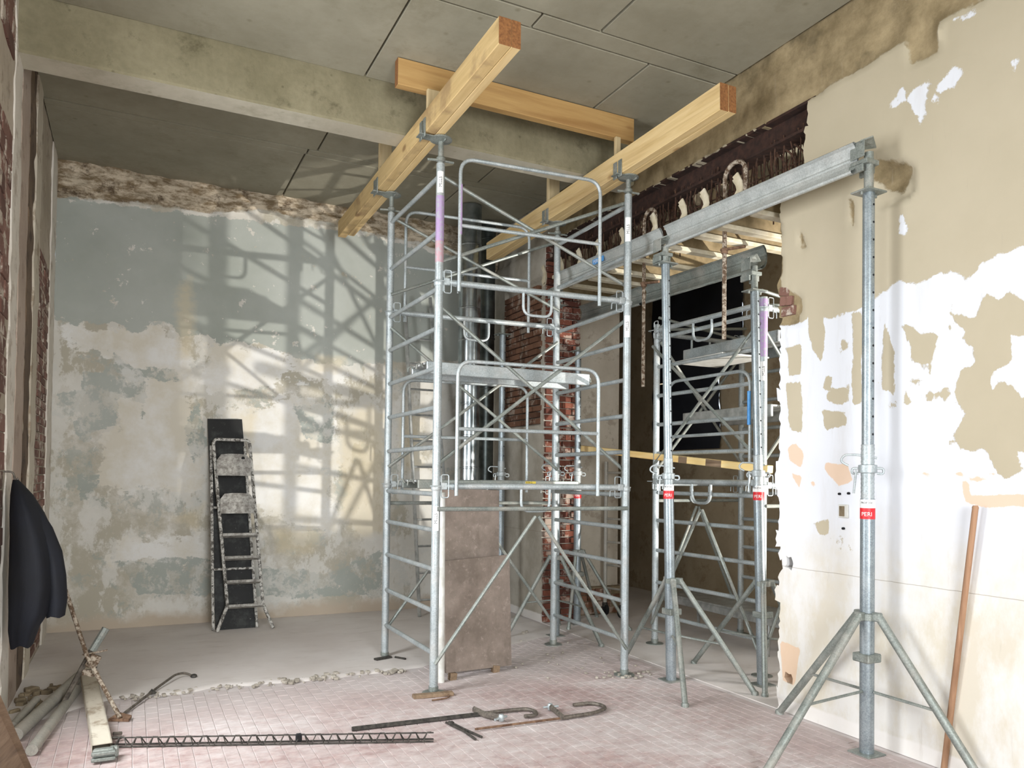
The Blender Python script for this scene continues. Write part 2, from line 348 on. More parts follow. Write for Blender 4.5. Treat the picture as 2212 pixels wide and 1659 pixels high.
# ---------------------------------------------------------------- mesh helpers
class MB:
    """collects tubes, boxes and prisms into one mesh"""
    def __init__(s): s.v = []; s.f = []; s.mi = []; s.cur = 0
    def add(s, vs, fs):
        b = len(s.v); s.v += [tuple(map(float, v)) for v in vs]
        s.f += [tuple(i+b for i in f) for f in fs]; s.mi += [s.cur]*len(fs); return s
    def mat(s, i): s.cur = i; return s
    def path(s, pts, r, n=8, caps=True, closed=False, flat=None):
        pts = [Vector(p) for p in pts]; m = len(pts); rings = []
        rs = r if isinstance(r, (list, tuple)) else [r]*m
        up = None; vs = []
        for i, p in enumerate(pts):
            if closed: t = (pts[(i+1) % m]-pts[i-1]).normalized()
            elif i == 0: t = (pts[1]-p).normalized()
            elif i == m-1: t = (p-pts[i-1]).normalized()
            else:
                t = ((pts[i+1]-p).normalized()+(p-pts[i-1]).normalized()).normalized()
            if up is None:
                up = Vector((0, 0, 1)) if abs(t.z) < .9 else Vector((1, 0, 0))
            a = (up - t*up.dot(t)).normalized(); b = t.cross(a); up = a
            for j in range(n):
                w = 2*math.pi*j/n
                ca, sb = math.cos(w), math.sin(w)
                if flat: ca *= flat
                vs.append(p + (a*ca + b*sb)*rs[i])
        fs = []
        for i in range(m if closed else m-1):
            for j in range(n):
                k2 = (j+1) % n; i2 = (i+1) % m
                fs.append((i*n+j, i*n+k2, i2*n+k2, i2*n+j))
        if caps and not closed:
            fs.append(tuple(reversed(range(n)))); fs.append(tuple(range((m-1)*n, m*n)))
        return s.add(vs, fs)
    def tube(s, p, q, r, n=10, r2=None): return s.path([p, q], [r, r if r2 is None else r2], n)
    def box(s, c, d, R=None):
        c = Vector(c); vs = []
        for x in (-.5, .5):
            for y in (-.5, .5):
                for z in (-.5, .5):
                    v = Vector((x*d[0], y*d[1], z*d[2]))
                    vs.append(c + (R @ v if R is not None else v))
        return s.add(vs, [(0, 1, 3, 2), (4, 6, 7, 5), (0, 4, 5, 1), (2, 3, 7, 6), (0, 2, 6, 4), (1, 5, 7, 3)])
    def bevbox(s, c, d, b=.004, R=None):
        """box with chamfered long edges (24 verts)"""
        c = Vector(c); h = [x/2 for x in d]; b = min(b, min(h)*.45); vs = []; idx = {}
        for sx in (-1, 1):
            for sy in (-1, 1):
                for sz in (-1, 1):
                    for ax in range(3):
                        v = [sx*(h[0]-b), sy*(h[1]-b), sz*(h[2]-b)]
                        v[ax] = (sx, sy, sz)[ax]*h[ax]
                        idx[(sx, sy, sz, ax)] = len(vs); v = Vector(v)
                        vs.append(c + (R @ v if R is not None else v))
        fs = []
        for ax in range(3):
            u, w = (ax+1) % 3, (ax+2) % 3
            for sg in (-1, 1):
                q = []
                for (a, e) in ((-1, -1), (1, -1), (1, 1), (-1, 1)):
                    k_ = [0, 0, 0]; k_[ax] = sg; k_[u] = a; k_[w] = e; q.append(idx[(*k_, ax)])
                fs.append(tuple(q if sg > 0 else reversed(q)))
            for a in (-1, 1):
                for e in (-1, 1):
                    k0 = [0, 0, 0]; k1 = [0, 0, 0]; k0[ax] = -1; k1[ax] = 1
                    for k_ in (k0, k1): k_[u] = a; k_[w] = e
                    q = [idx[(*k0, u)], idx[(*k1, u)], idx[(*k1, w)], idx[(*k0, w)]]
                    fs.append(tuple(q if a*e < 0 else reversed(q)))
        for sx in (-1, 1):
            for sy in (-1, 1):
                for sz in (-1, 1):
                    q = [idx[(sx, sy, sz, a)] for a in range(3)]
                    fs.append(tuple(q if sx*sy*sz > 0 else reversed(q)))
        return s.add(vs, fs)
    def prism(s, poly, ext):
        e = Vector(ext); n = len(poly); P = [Vector(p) for p in poly]
        vs = P + [p+e for p in P]
        fs = [tuple(reversed(range(n))), tuple(range(n, 2*n))]
        fs += [(i, (i+1) % n, n+(i+1) % n, n+i) for i in range(n)]
        return s.add(vs, fs)
    def sweep(s, prof, p0, p1, ax_u, ax_v):
        """closed 2D profile swept straight from p0 to p1"""
        p0, p1, u, w = Vector(p0), Vector(p1), Vector(ax_u), Vector(ax_v); n = len(prof)
        vs = [p0+u*a+w*b for a, b in prof]+[p1+u*a+w*b for a, b in prof]
        fs = [(i, (i+1) % n, n+(i+1) % n, n+i) for i in range(n)]
        return s.add(vs, fs)
    def lathe(s, c, prof, n=16):
        c = Vector(c); vs = []; fs = []
        for r, z in prof:
            for j in range(n):
                w = 2*math.pi*j/n; vs.append((c.x+r*math.cos(w), c.y+r*math.sin(w), c.z+z))
        for i in range(len(prof)-1):
            for j in range(n):
                k2 = (j+1) % n; fs.append((i*n+j, i*n+k2, (i+1)*n+k2, (i+1)*n+j))
        fs.append(tuple(reversed(range(n)))); fs.append(tuple(range((len(prof)-1)*n, len(prof)*n)))
        return s.add(vs, fs)
    def arcsheet(s, c, r, z0, z1, a0, a1, n=8):
        vs = []
        for i in range(n+1):
            w = a0+(a1-a0)*i/n
            for z in (z0, z1): vs.append((c[0]+r*math.cos(w), c[1]+r*math.sin(w), z))
        return s.add(vs, [(2*i, 2*i+2, 2*i+3, 2*i+1) for i in range(n)])
    def build(s, name, mats, parent=None, smooth=True, label=None, kind=None):
        me = bpy.data.meshes.new(name)
        off = worldloc(parent) if parent else Vector((0, 0, 0))
        me.from_pydata([(v[0]-off.x, v[1]-off.y, v[2]-off.z) for v in s.v], [], s.f)
        mats = mats if isinstance(mats, (list, tuple)) else [mats]
        for m in mats: me.materials.append(M[m] if isinstance(m, str) else m)
        if len(mats) > 1: me.polygons.foreach_set('material_index', s.mi)
        if smooth:
            me.polygons.foreach_set('use_smooth', [True]*len(s.f))
            me.set_sharp_from_angle(angle=math.radians(42))
        me.update()
        o = bpy.data.objects.new(name, me); COL.objects.link(o)
        if parent: o.parent = parent
        if label: o['label'] = label
        if kind: o['kind'] = kind
        return o

def worldloc(o):
    p = Vector((0, 0, 0))
    while o is not None:
        p += o.location; o = o.parent
    return p
def thing(name, label, cat, loc=(0, 0, 0), group=None):
    o = bpy.data.objects.new(name, None); COL.objects.link(o); o.empty_display_size = .1
    o.location = loc; o['label'] = label; o['category'] = cat
    if group: o['group'] = group
    return o
def tag(o, label, cat, group=None):
    o['label'] = label; o['category'] = cat
    if group: o['group'] = group
    return o
def struct(o, label=None):
    o['kind'] = 'structure'
    if label: o['label'] = label
    return o
def arc(c, u, w, r, a0, a1, n=6):
    c, u, w = Vector(c), Vector(u), Vector(w)
    return [c+u*(r*math.cos(a0+(a1-a0)*i/n))+w*(r*math.sin(a0+(a1-a0)*i/n)) for i in range(n+1)]
def rounded(pts, r, n=5):
    """polyline with rounded corners"""
    P = [Vector(p) for p in pts]; out = [P[0]]
    for i in range(1, len(P)-1):
        a, b, c = P[i-1], P[i], P[i+1]
        d1 = (a-b).normalized(); d2 = (c-b).normalized()
        rr = min(r, (a-b).length*.49, (c-b).length*.49)
        s, e = b+d1*rr, b+d2*rr
        for k in range(n+1):
            t = k/n; out.append(s*(1-t)**2+b*2*t*(1-t)+e*t*t)
    out.append(P[-1]); return out
def bezier(p0, p1, p2, n=8):
    p0, p1, p2 = Vector(p0), Vector(p1), Vector(p2)
    return [p0*(1-t)**2+p1*2*t*(1-t)+p2*t*t for t in (i/n for i in range(n+1))]
_txt = {}
def text_mesh(body):
    """2D vertices and faces of a word set in the built-in font, height 1"""
    if body in _txt: return _txt[body]
    cu = bpy.data.curves.new('word', 'FONT'); cu.body = body; cu.size = 1.0; cu.resolution_u = 2
    o = bpy.data.objects.new('word', cu); COL.objects.link(o)
    dg = bpy.context.evaluated_depsgraph_get()
    me = bpy.data.meshes.new_from_object(o.evaluated_get(dg))
    vs = [(v.co.x, v.co.y) for v in me.vertices]; fs = [tuple(p.vertices) for p in me.polygons]
    bpy.data.objects.remove(o); bpy.data.curves.remove(cu); bpy.data.meshes.remove(me)
    _txt[body] = (vs, fs); return _txt[body]
def text_on_tube(mb, body, c, r, ang, z, h, vertical=True):
    """word wrapped on a vertical tube; vertical text reads upward"""
    vs, fs = text_mesh(body)
    w = max(v[0] for v in vs)
    out = []
    for x, y in vs:
        if vertical:
            a = ang + ((y-.35)*h)/r*-1; zz = z+(x-w/2)*h
            a = ang - ((y-.35)*h)/r
        else:
            a = ang + ((x-w/2)*h)/r; zz = z+(y-.35)*h
        out.append((c[0]+r*math.cos(a), c[1]+r*math.sin(a), zz))
    mb.add(out, fs)
CAMV = Vector((0, 0, 1.6))
def face_angle(x, y): return math.atan2(-y, -x)      # compass angle on a tube at (x, y) that looks back into the room's near side

# value noise for relief
def vnoise(x, y, seed=0):
    xi = np.floor(x).astype(np.int64); yi = np.floor(y).astype(np.int64)
    fx = x-xi; fy = y-yi; fx = fx*fx*(3-2*fx); fy = fy*fy*(3-2*fy)
    def h(a, b):
        n = (a*374761393 + b*668265263 + seed*974711) & 0x7fffffff
        n = ((n ^ (n >> 13))*1274126177) & 0x7fffffff
        return ((n ^ (n >> 16)) & 0xffff)/65535.0
    return (h(xi, yi)*(1-fx)+h(xi+1, yi)*fx)*(1-fy)+(h(xi, yi+1)*(1-fx)+h(xi+1, yi+1)*fx)*fy
def fbm(x, y, seed=0, o=4):
    s = 0; a = .5
    for i in range(o):
        s = s+a*vnoise(x*2**i, y*2**i, seed+i*17); a *= .5
    return s
def poly_mask(U, V, poly, soft=.11):
    """signed distance to a polygon turned into a 0..1 mask, .5 on the outline"""
    P = np.array(poly, float); d = np.full(U.shape, 1e9); ins = np.zeros(U.shape, bool)
    for i in range(len(P)):
        a, b = P[i-1], P[i]
        e = b-a; L = max(e@e, 1e-9)
        t = np.clip(((U-a[0])*e[0]+(V-a[1])*e[1])/L, 0, 1)
        d = np.minimum(d, np.hypot(U-a[0]-t*e[0], V-a[1]-t*e[1]))
        c = (a[1] > V) != (b[1] > V)
        with np.errstate(divide='ignore', invalid='ignore'):
            xx = a[0]+(V-a[1])*e[0]/(e[1] if e[1] != 0 else 1e-9)
        ins ^= c & (U < xx)
    return np.clip(.5+np.where(ins, d, -d)/(2*soft), 0, 1)
def masks(U, V, sets, soft=.11):
    m = np.zeros(U.shape)
    for p in sets: m = np.maximum(m, poly_mask(U, V, p, soft))
    return m

def wall_grid(name, u0, u1, v0, v1, step, hole, P, thick, relief, mk, mats, jit=.45):
    """wall of finite thickness meshed on a grid: ragged holes, relief and paint masks per vertex"""
    nu = int(round((u1-u0)/step)); nv = int(round((v1-v0)/step))
    us = np.linspace(u0, u1, nu+1); vs_ = np.linspace(v0, v1, nv+1)
    U, V = np.meshgrid(us, vs_, indexing='ij')
    uc = (us[:-1]+us[1:])/2; vc = (vs_[:-1]+vs_[1:])/2
    UC, VC = np.meshgrid(uc, vc, indexing='ij')
    act = ~hole(UC, VC)
    pad = np.zeros((nu+2, nv+2), bool); pad[1:-1, 1:-1] = act
    cnt = pad[:-1, :-1].astype(int)+pad[1:, :-1]+pad[:-1, 1:]+pad[1:, 1:]
    outer = np.zeros_like(U, bool); outer[0] = outer[-1] = True; outer[:, 0] = outer[:, -1] = True
    edge = (cnt > 0) & (cnt < 4) & ~outer
    rng = np.random.RandomState(3)
    U = U+edge*(rng.rand(*U.shape)-.5)*2*jit*step; V = V+edge*(rng.rand(*V.shape)-.5)*2*jit*step
    m = mk(U, V); D = relief(U, V, m)
    ids = -np.ones(U.shape, int); used = cnt > 0; ids[used] = np.arange(used.sum()); n = int(used.sum())
    front = P(U[used], V[used], D[used]); back = P(U[used], V[used], np.full(n, thick))
    verts = np.concatenate([front, back])
    faces = []
    A = np.argwhere(act)
    a, b = A[:, 0], A[:, 1]
    q = np.stack([ids[a, b], ids[a+1, b], ids[a+1, b+1], ids[a, b+1]], 1)
    faces = q.tolist(); faces += (q[:, ::-1]+n).tolist()
    for i, j in A:
        for di, dj, e in ((-1, 0, ((i, j+1), (i, j))), (1, 0, ((i+1, j), (i+1, j+1))), (0, -1, ((i, j), (i+1, j))), (0, 1, ((i+1, j+1), (i, j+1)))):
            if not pad[i+1+di, j+1+dj]:
                x, y = ids[e[0]], ids[e[1]]; faces.append([y, x, x+n, y+n])
    me = bpy.data.meshes.new(name); me.from_pydata(verts.tolist(), [], faces)
    at = me.attributes.new('M', 'FLOAT_COLOR', 'POINT')
    col = np.concatenate([np.stack([c[used] for c in m], 1)]*2).astype(np.float32)
    at.data.foreach_set('color', col.ravel())
    for x in mats: me.materials.append(M[x])
    me.polygons.foreach_set('use_smooth', [True]*len(faces)); me.set_sharp_from_angle(angle=math.radians(50))
    o = bpy.data.objects.new(name, me); COL.objects.link(o); o['kind'] = 'structure'
    return o

RW = {'W': [[(4.09, 2.71), (3.79, 2.7), (3.74, 2.76), (3.61, 2.68), (3.43, 2.67), (3.33, 2.7), (3.16, 2.77), (3.07, 2.81), (2.97, 2.76), (2.87, 2.79), (2.76, 2.78), (2.7, 2.75), (2.66, 2.69), (2.6, 2.74), (2.57, 2.79), (2.44, 2.82), (2.3, 2.83), (1.79, 2.78), (1.8, -0.14), (4.08, -0.1)], [(3.15, 3.88), (3.09, 3.94), (3.07, 3.99), (3.03, 3.94), (3.03, 3.9), (2.97, 3.92), (2.88, 3.91), (2.91, 3.8), (2.91, 3.74), (2.96, 3.68), (2.96, 3.74), (3.01, 3.81), (3.01, 3.85), (3.08, 3.87)], [(2.87, 3.79), (2.86, 3.83), (2.84, 3.84), (2.83, 3.9), (2.76, 3.91), (2.72, 3.92), (2.67, 3.87), (2.71, 3.84), (2.74, 3.81), (2.82, 3.82), (2.83, 3.76)], [(2.42, 3.81), (2.38, 3.8), (2.41, 3.76)], [(2.74, 4.2), (2.6, 4.19), (2.64, 4.16), (2.7, 4.17)], [(3.08, 3.21), (3.04, 3.21), (3.03, 3.07), (3.08, 3.07)]], 'N': [[(2.6, 2.54), (2.56, 2.63), (2.49, 2.57), (2.43, 2.6), (2.36, 2.53), (2.28, 2.49), (2.28, 2.35), (2.42, 2.37), (2.42, 2.24), (2.52, 2.18), (2.54, 2.09), (2.48, 2.15), (2.44, 2.11), (2.39, 2.07), (2.36, 2.03), (2.28, 2.01), (2.28, 1.79), (2.41, 1.76), (2.36, 1.66), (2.48, 1.62), (2.56, 1.78), (2.7, 1.78), (2.74, 1.85), (2.68, 1.98), (2.74, 2.09), (2.69, 2.22), (2.62, 2.25), (2.63, 2.34), (2.71, 2.38), (2.67, 2.43), (2.78, 2.57), (2.7, 2.52), (2.61, 2.49)], [(3.07, 2.54), (3.01, 2.53), (2.94, 2.47), (2.83, 2.44), (2.88, 2.27), (2.99, 2.31), (3.01, 2.42)], [(3.77, 2.77), (3.62, 2.78), (3.64, 2.68), (3.62, 2.57), (3.65, 2.4), (3.73, 2.48), (3.77, 2.64)], [(3.65, 2.07), (3.45, 2.04), (3.45, 1.96), (3.62, 1.94)], [(3.62, 2.18), (3.45, 2.22), (3.44, 2.11), (3.52, 2.09), (3.6, 2.13)], [(3.97, 2.54), (3.83, 2.53), (3.83, 2.33), (3.93, 2.32)], [(3.97, 2.28), (3.82, 2.28), (3.81, 1.93), (3.93, 1.96)], [(3.41, 2.67), (3.34, 2.66), (3.34, 2.09), (3.41, 2.08)], [(3.18, 2.57), (3.11, 2.39), (3.11, 2.12), (3.2, 2.17)], [(2.89, 2.12), (2.84, 2.11), (2.86, 2.06), (2.91, 2.08)], [(2.83, 2.11), (2.78, 2.15), (2.75, 2.11), (2.78, 2.05)], [(3.0, 2.21), (2.92, 2.19), (2.93, 2.16), (3.0, 2.16)], [(3.04, 2.14), (2.99, 2.06), (3.06, 2.05)], [(2.82, 1.95), (2.77, 1.95), (2.77, 1.93)], [(2.78, 1.84), (2.74, 1.83), (2.75, 1.8), (2.77, 1.81)], [(3.62, 2.29), (3.57, 2.28), (3.59, 2.19), (3.64, 2.21)], [(2.92, 2.26), (2.87, 2.26), (2.88, 2.22)], [(2.78, 2.5), (2.75, 2.47), (2.76, 2.45)], [(3.72, 1.32), (3.6, 1.35), (3.58, 1.25), (3.67, 1.25)], [(3.5, 2.53), (3.45, 2.51), (3.45, 2.44), (3.49, 2.44)]], 'O': [[(3.95, 1.83), (3.87, 1.86), (3.8, 1.79), (3.82, 1.69), (3.93, 1.74)], [(3.9, 1.65), (3.81, 1.64), (3.84, 1.56), (3.89, 1.6)], [(3.62, 1.72), (3.44, 1.71), (3.4, 1.6), (3.51, 1.57), (3.57, 1.63), (3.62, 1.67)], [(2.7, 1.6), (2.63, 1.63), (2.5, 1.66), (2.5, 1.63), (2.65, 1.6), (2.65, 1.53), (2.28, 1.55), (2.28, 1.49), (2.57, 1.47), (2.67, 1.49)], [(2.96, 1.67), (2.86, 1.64), (2.89, 1.62)], [(3.75, 1.6), (3.7, 1.6), (3.7, 1.56), (3.75, 1.56)], [(2.75, 1.64), (2.68, 1.67), (2.68, 1.62)], [(4.01, 0.48), (3.82, 0.47), (3.88, 0.2), (3.98, 0.21)]], 'B': [[(4.14, 2.99), (3.94, 2.94), (3.84, 2.86), (3.83, 2.78), (3.86, 2.68), (4.14, 2.71)], [(4.15, 3.5), (4.04, 3.47), (4.01, 3.09), (4.02, 2.96), (4.14, 2.99)], [(3.24, 3.61), (3.02, 3.48), (3.03, 3.41), (3.07, 3.35), (3.16, 3.38), (3.26, 3.47)], [(3.44, 3.42), (3.4, 3.37), (3.4, 3.23), (3.43, 3.22)], [(3.85, 3.31), (3.81, 3.28), (3.81, 3.19), (3.84, 3.21)], [(4.32, 4.64), (3.76, 4.63), (3.27, 4.63), (2.55, 4.23), (2.6, 4.22), (2.82, 4.25), (2.83, 4.07), (3.01, 4.08), (3.03, 4.24), (3.43, 4.22), (3.63, 4.23), (3.81, 4.24), (3.83, 4.11), (4.44, 4.23)], [(4.07, 0.09), (3.94, 0.06), (3.98, -0.03), (4.07, -0.05)]]}
BW = {'W': [[(-0.6, 3.16), (-0.47, 3.18), (-0.42, 3.02), (-0.29, 3.14), (-0.17, 3.08), (0.05, 3.19), (0.14, 3.09), (0.26, 3.22), (0.42, 3.04), (0.57, 2.85), (0.57, 2.12), (0.69, 1.73), (0.7, 1.42), (-0.35, 1.42), (-0.33, 1.94), (-0.13, 2.11), (-0.17, 2.47), (0.05, 2.47), (-0.21, 2.66), (-0.35, 2.83), (-0.57, 2.82)], [(0.67, 3.01), (1.24, 3.03), (1.65, 2.91), (2.2, 2.88), (2.18, 2.66), (1.65, 2.68), (1.25, 2.6), (0.68, 2.41)], [(0.82, 2.32), (1.65, 2.47), (2.07, 2.38), (2.14, 1.69), (1.47, 1.32), (0.84, 1.17)], [(-0.13, 0.9), (0.66, 0.98), (0.76, 0.68), (-0.12, 0.69)], [(1.27, 1.73), (2.08, 1.74), (2.1, 1.0), (1.28, 1.12)]], 'U': [[(-0.74, 4.34), (0.69, 4.36), (2.15, 4.44), (2.65, 4.4), (3.72, 4.33), (4.17, 4.33), (4.19, 3.08), (2.5, 2.93), (2.17, 2.88), (1.64, 2.95), (1.24, 3.05), (0.81, 3.01), (0.62, 3.1), (0.44, 3.04), (0.35, 3.18), (0.17, 3.21), (0.04, 3.07), (-0.21, 3.12), (-0.32, 3.06), (-0.46, 3.14), (-0.52, 3.09), (-0.71, 3.12)], [(-0.29, 2.65), (-0.18, 2.85), (-0.04, 2.71), (0.39, 2.7), (0.41, 2.59), (0.13, 2.57), (0.13, 2.43), (0.09, 2.14), (0.04, 2.33), (-0.17, 2.47), (-0.13, 2.11), (-0.33, 1.99), (-0.44, 1.82), (-0.54, 2.06), (-0.5, 2.17), (-0.68, 2.38), (-0.47, 2.42), (-0.46, 2.64)], [(-0.12, 0.69), (0.22, 0.7), (0.76, 0.7), (1.48, 0.55), (2.0, 0.47), (2.65, 0.72), (2.71, 0.17), (1.49, 0.24), (0.77, 0.31), (0.1, 0.37)], [(1.65, 2.36), (2.07, 2.44), (2.08, 1.96), (1.76, 2.0)], [(-0.51, 1.69), (-0.36, 1.89), (-0.28, 1.42), (-0.47, 1.28)], [(0.5, 2.06), (0.63, 2.46), (0.71, 1.92), (0.6, 1.72)]], 'Y': [[(2.16, 2.25), (2.51, 2.46), (2.68, 2.31), (2.7, 0.93), (2.37, 0.89), (2.17, 1.21)], [(1.43, 1.01), (1.94, 0.95), (1.89, 0.69), (1.48, 0.75)], [(0.41, 3.58), (0.54, 3.69), (0.57, 2.85), (0.42, 2.84)], [(1.9, 2.95), (2.2, 2.98), (2.17, 2.82), (1.96, 2.81)], [(0.97, 2.23), (1.25, 2.34), (1.16, 1.93)], [(0.43, 1.13), (0.7, 1.27), (0.66, 0.98)], [(2.85, 2.31), (3.14, 2.44), (3.18, 1.71), (2.92, 1.65)]], 'B': [[(-0.82, 4.91), (1.21, 4.81), (2.14, 4.81), (4.2, 4.87), (4.21, 4.16), (3.05, 4.43), (2.15, 4.48), (1.21, 4.53), (0.69, 4.41), (0.02, 4.4), (-0.74, 4.34)]]}

# ================================================================ the room shell
CEIL = 4.69
XR, YB, XL = 4.09, 8.85, -0.72          # right wall, back wall, left wall

# --- right wall with the broken-out opening
def r_hole(Y, Z):
    n = fbm(Y*5, Z*5, 4)-.5
    o = (Y > 4.03+n*.07) & (Y < 7.50) & (Z < 4.20)
    o |= (Y > 3.79+n*.1) & (Y < 7.5) & (Z > 3.60+n*.06) & (Z < 4.20)
    o |= (np.hypot((Y-3.93)/.035, (Z-1.04)/.04) < 1) | (np.hypot((Y-3.92)/.035, (Z-.24)/.04) < 1)
    return o
RWB = RW['B'] + [[(3.75, 4.20), (9, 4.20), (9, 4.75), (3.2, 4.75), (3.3, 4.3)]]
def r_masks(Y, Z):
    w = masks(Y, Z, RW['W'], .07); n = masks(Y, Z, RW['N'], .05); o = masks(Y, Z, RW['O'], .045); b = masks(Y, Z, RWB, .07)
    w = w*(Y < 4.2)
    return (w, n, o, b)
def r_relief(Y, Z, m):
    b = m[3]
    d = .018*(b > .5)+(b > .35)*(fbm(Y*6, Z*6, 9)-.5)*.05 + (fbm(Y*1.3, Z*1.3, 2)-.5)*.012
    d = d + .045*((Y > 7.56) & (Y < 8.52) & (Z > 2.2) & (Z < 3.86))
    d = d + .03*(np.hypot((Y-3.13)/.16, (Z-3.40)/.13) < 1)
    return d
wr = wall_grid('wall_right', -2.4, YB, 0, CEIL+.02, .03, r_hole, lambda u, v, d: np.stack([XR+d, u, v], 1), .46, r_relief, r_masks, ['wallR'])
wr['label'] = 'right wall with flaking beige and white paint and a broken opening'

# --- back wall with the ragged masonry strip under the ceiling
def b_masks(X, Z):
    return (masks(X, Z, BW['W'], .16), masks(X, Z, BW['U'], .08), masks(X, Z, BW['Y'], .12), masks(X, Z, BW['B'], .06))
def b_relief(X, Z, m):
    b = m[3]
    return -np.clip((b-.45)*4, 0, 1)*.10 + (b > .4)*(fbm(X*6, Z*10, 5)-.5)*.15 + (fbm(X*1.2, Z*1.2, 6)-.5)*.014
wb = wall_grid('wall_back', XL, XR, 0, CEIL+.02, .03, lambda u, v: np.zeros(u.shape, bool), lambda u, v, d: np.stack([u, YB+d, v], 1), .3, b_relief, b_masks, ['wallB'])
wb['label'] = 'back wall with peeling blue grey and cream paint'

# --- left wall: window openings beside the camera, reveals and trims towards the corner
def l_hole(Y, Z):
    o = np.zeros(Y.shape, bool)
    for a in (3.92, 1.3, -1.2): o |= (Y > a) & (Y < a+1.3) & (Z > .6) & (Z < 3.7)
    return o
def l_masks(Y, Z): z = np.zeros(Y.shape); return (z, z, z, z)
def l_relief(Y, Z, m):
    return (fbm(Y*5, Z*5, 8)-.5)*.02
wl = wall_grid('wall_left', -2.4, YB, 0, CEIL+.02, .05, l_hole, lambda u, v, d: np.stack([XL-d, u, v], 1), .4, l_relief, l_masks, ['plasterleft'], .3)
wl['label'] = 'left wall of chipped plaster and exposed brick reveals'
mb = MB()
for a in (3.7, 1.3, -1.2):
    pass
def rough_strip(name, y0, y1, x0, prot, z0, z1, mat, parent, seed, wob=.02):
    """vertical plaster or timber band standing proud of the left wall, with a broken outline"""
    m = MB(); r = random.Random(seed); n = int((z1-z0)/.12)
    rows = []
    for i in range(n+1):
        z = z0+(z1-z0)*i/n
        a = y0+r.uniform(-wob, wob); b = y1+r.uniform(-wob, wob); p = prot*(1+r.uniform(-.25, .25))
        rows.append([(x0-.02, a, z), (x0+p*.8, a+.012, z), (x0+p, (a+b)/2, z), (x0+p*.85, b-.012, z), (x0-.02, b, z)])
    vs = [p for q in rows for p in q]; fs = []
    for i in range(n):
        for j in range(4): fs.append((i*5+j, i*5+j+1, i*5+j+6, i*5+j+5))
    fs.append((0, 1, 2, 3, 4)); fs.append(tuple(n*5+j for j in (4, 3, 2, 1, 0)))
    m.add(vs, fs)
    o = m.build(name, mat, parent); return o
for nm, a, b, pr_, z0, z1, mt, wob in (('plaster_edge', 5.74, 6.08, .016, .0, CEIL, 'limewhite', .05), ('plaster_strip', 6.12, 6.56, .012, .0, CEIL, 'pinkplaster', .02),
        ('ragged_groove', 6.55, 6.93, .010, .0, CEIL, 'groove', .09), ('timber_jamb', 6.94, 7.31, .020, .0, CEIL, 'trimpaint', .015),
        ('plaster_edge', 8.27, 8.72, .016, .0, CEIL, 'limewhite', .03)):
    o = rough_strip(nm, a, b, XL, pr_, z0, z1, mt, wl, int(a*10), wob)

# --- ceiling: slab with separate panels and a deep concrete beam
cl = MB().box((3.0, 3.95, CEIL+.13), (8.2, 13.1, .2)).build('ceiling', 'seam')
struct(cl, 'grey concrete ceiling of cast panels with dark joints')
rows = [(-2.4, 2.3, (1.5,)), (2.3, 4.46, (.4, 2.85)), (4.46, 4.64, (2.4,)), (4.64, 5.81, (1.56, 3.4)), (6.04, 7.36, (1.53, 3.2)), (7.36, 7.48, (1.45,)), (7.48, 8.86, (1.44, 3.1))]
g = .016
for y0, y1, xs in rows:
    e = [XL]+list(xs)+[XR]
    for a, b in zip(e[:-1], e[1:]):
        m = MB(); dz = random.uniform(0, .004)
        m.bevbox(((a+b)/2, (y0+y1)/2, CEIL+.02-dz), (b-a-g, y1-y0-g, .04), .004)
        m.build('ceiling_panel', 'slab', cl, smooth=False)
MB().box((5.55, 4.7, CEIL+.01), (2.1, 11.3, .04)).build('ceiling_panel', 'slab', cl, smooth=False)
m = MB()
n_ = 120; xs_ = np.linspace(XL, XR, n_+1); vs_ = []
for x_ in xs_:
    w1, w2, w3 = (float(fbm(np.array([x_*9+o_]), np.array([o_*1.0]), 31)[0]-.5)*.02 for o_ in (0, 40, 80))
    vs_ += [(x_, 5.805+w2*.4, 4.72), (x_, 5.805+w1*.5, 4.32), (x_, 5.812+w1, 4.302+w1*.4), (x_, 6.04+w3, 4.302+w3*.3), (x_, 6.055, 4.32), (x_, 6.055, 4.72)]
m.add(vs_, [(i*6+j, i*6+6+j, i*6+7+j, i*6+1+j) for i in range(n_) for j in (0, 1, 3, 4)])
m.mat(1).add(vs_, [(i*6+2, i*6+8, i*6+9, i*6+3) for i in range(n_)])
bm_ = m.build('trim_1', ['beam', 'soffit'], None, smooth=False); struct(bm_, 'deep stained concrete beam crossing under the ceiling')

# --- floor
fl_ = MB().box((3.0, 3.95, -.054), (7.9, 13.0, .1)).build('floor', 'tilejoint'); struct(fl_, 'dusty tiled floor')
TX, TY = .0785, .128
tiles = []
for i in range(-10, 62):
    x = .0+i*TX
    if x < XL+.05 or x > 4.04: continue
    off = (i % 2)*TY*.5 + random.uniform(-.004, .004)
    for j in range(18, 62):
        y = off+j*TY
        if y > (6.02 if x < 2.2 else 6.9): continue
        d = Vector((x, y, -1.6)); z = d.dot(fw)
        u = 1106+1662*d.dot(rx)/z if z > .1 else -1; v = 996+1662*d.dot(dn)/z if z > .1 else -1
        tiles.append((x, y, z if (0 < u < 2212 and 0 < v < 1652) else 99))
tiles.sort(key=lambda t: t[2])
tm = MB().bevbox((0, 0, 0), (TX-.0052, TY-.0052, .008), .0016).build('tile', 'tile', fl_, smooth=False)
tm.location = (tiles[0][0], tiles[0][1], -.003)
for t in tiles[1:300]:
    o = tm.copy(); COL.objects.link(o)
    o.location = (t[0], t[1], -.003+random.uniform(-.0008, .0006)); o.rotation_euler = (random.uniform(-.006, .006), random.uniform(-.006, .006), random.uniform(-.012, .012))
rest = MB()
for t in tiles[300:]:
    rest.bevbox((t[0], t[1], -.003+random.uniform(-.0008, .0006)), (TX-.0052, TY-.0052, .008), .0016)
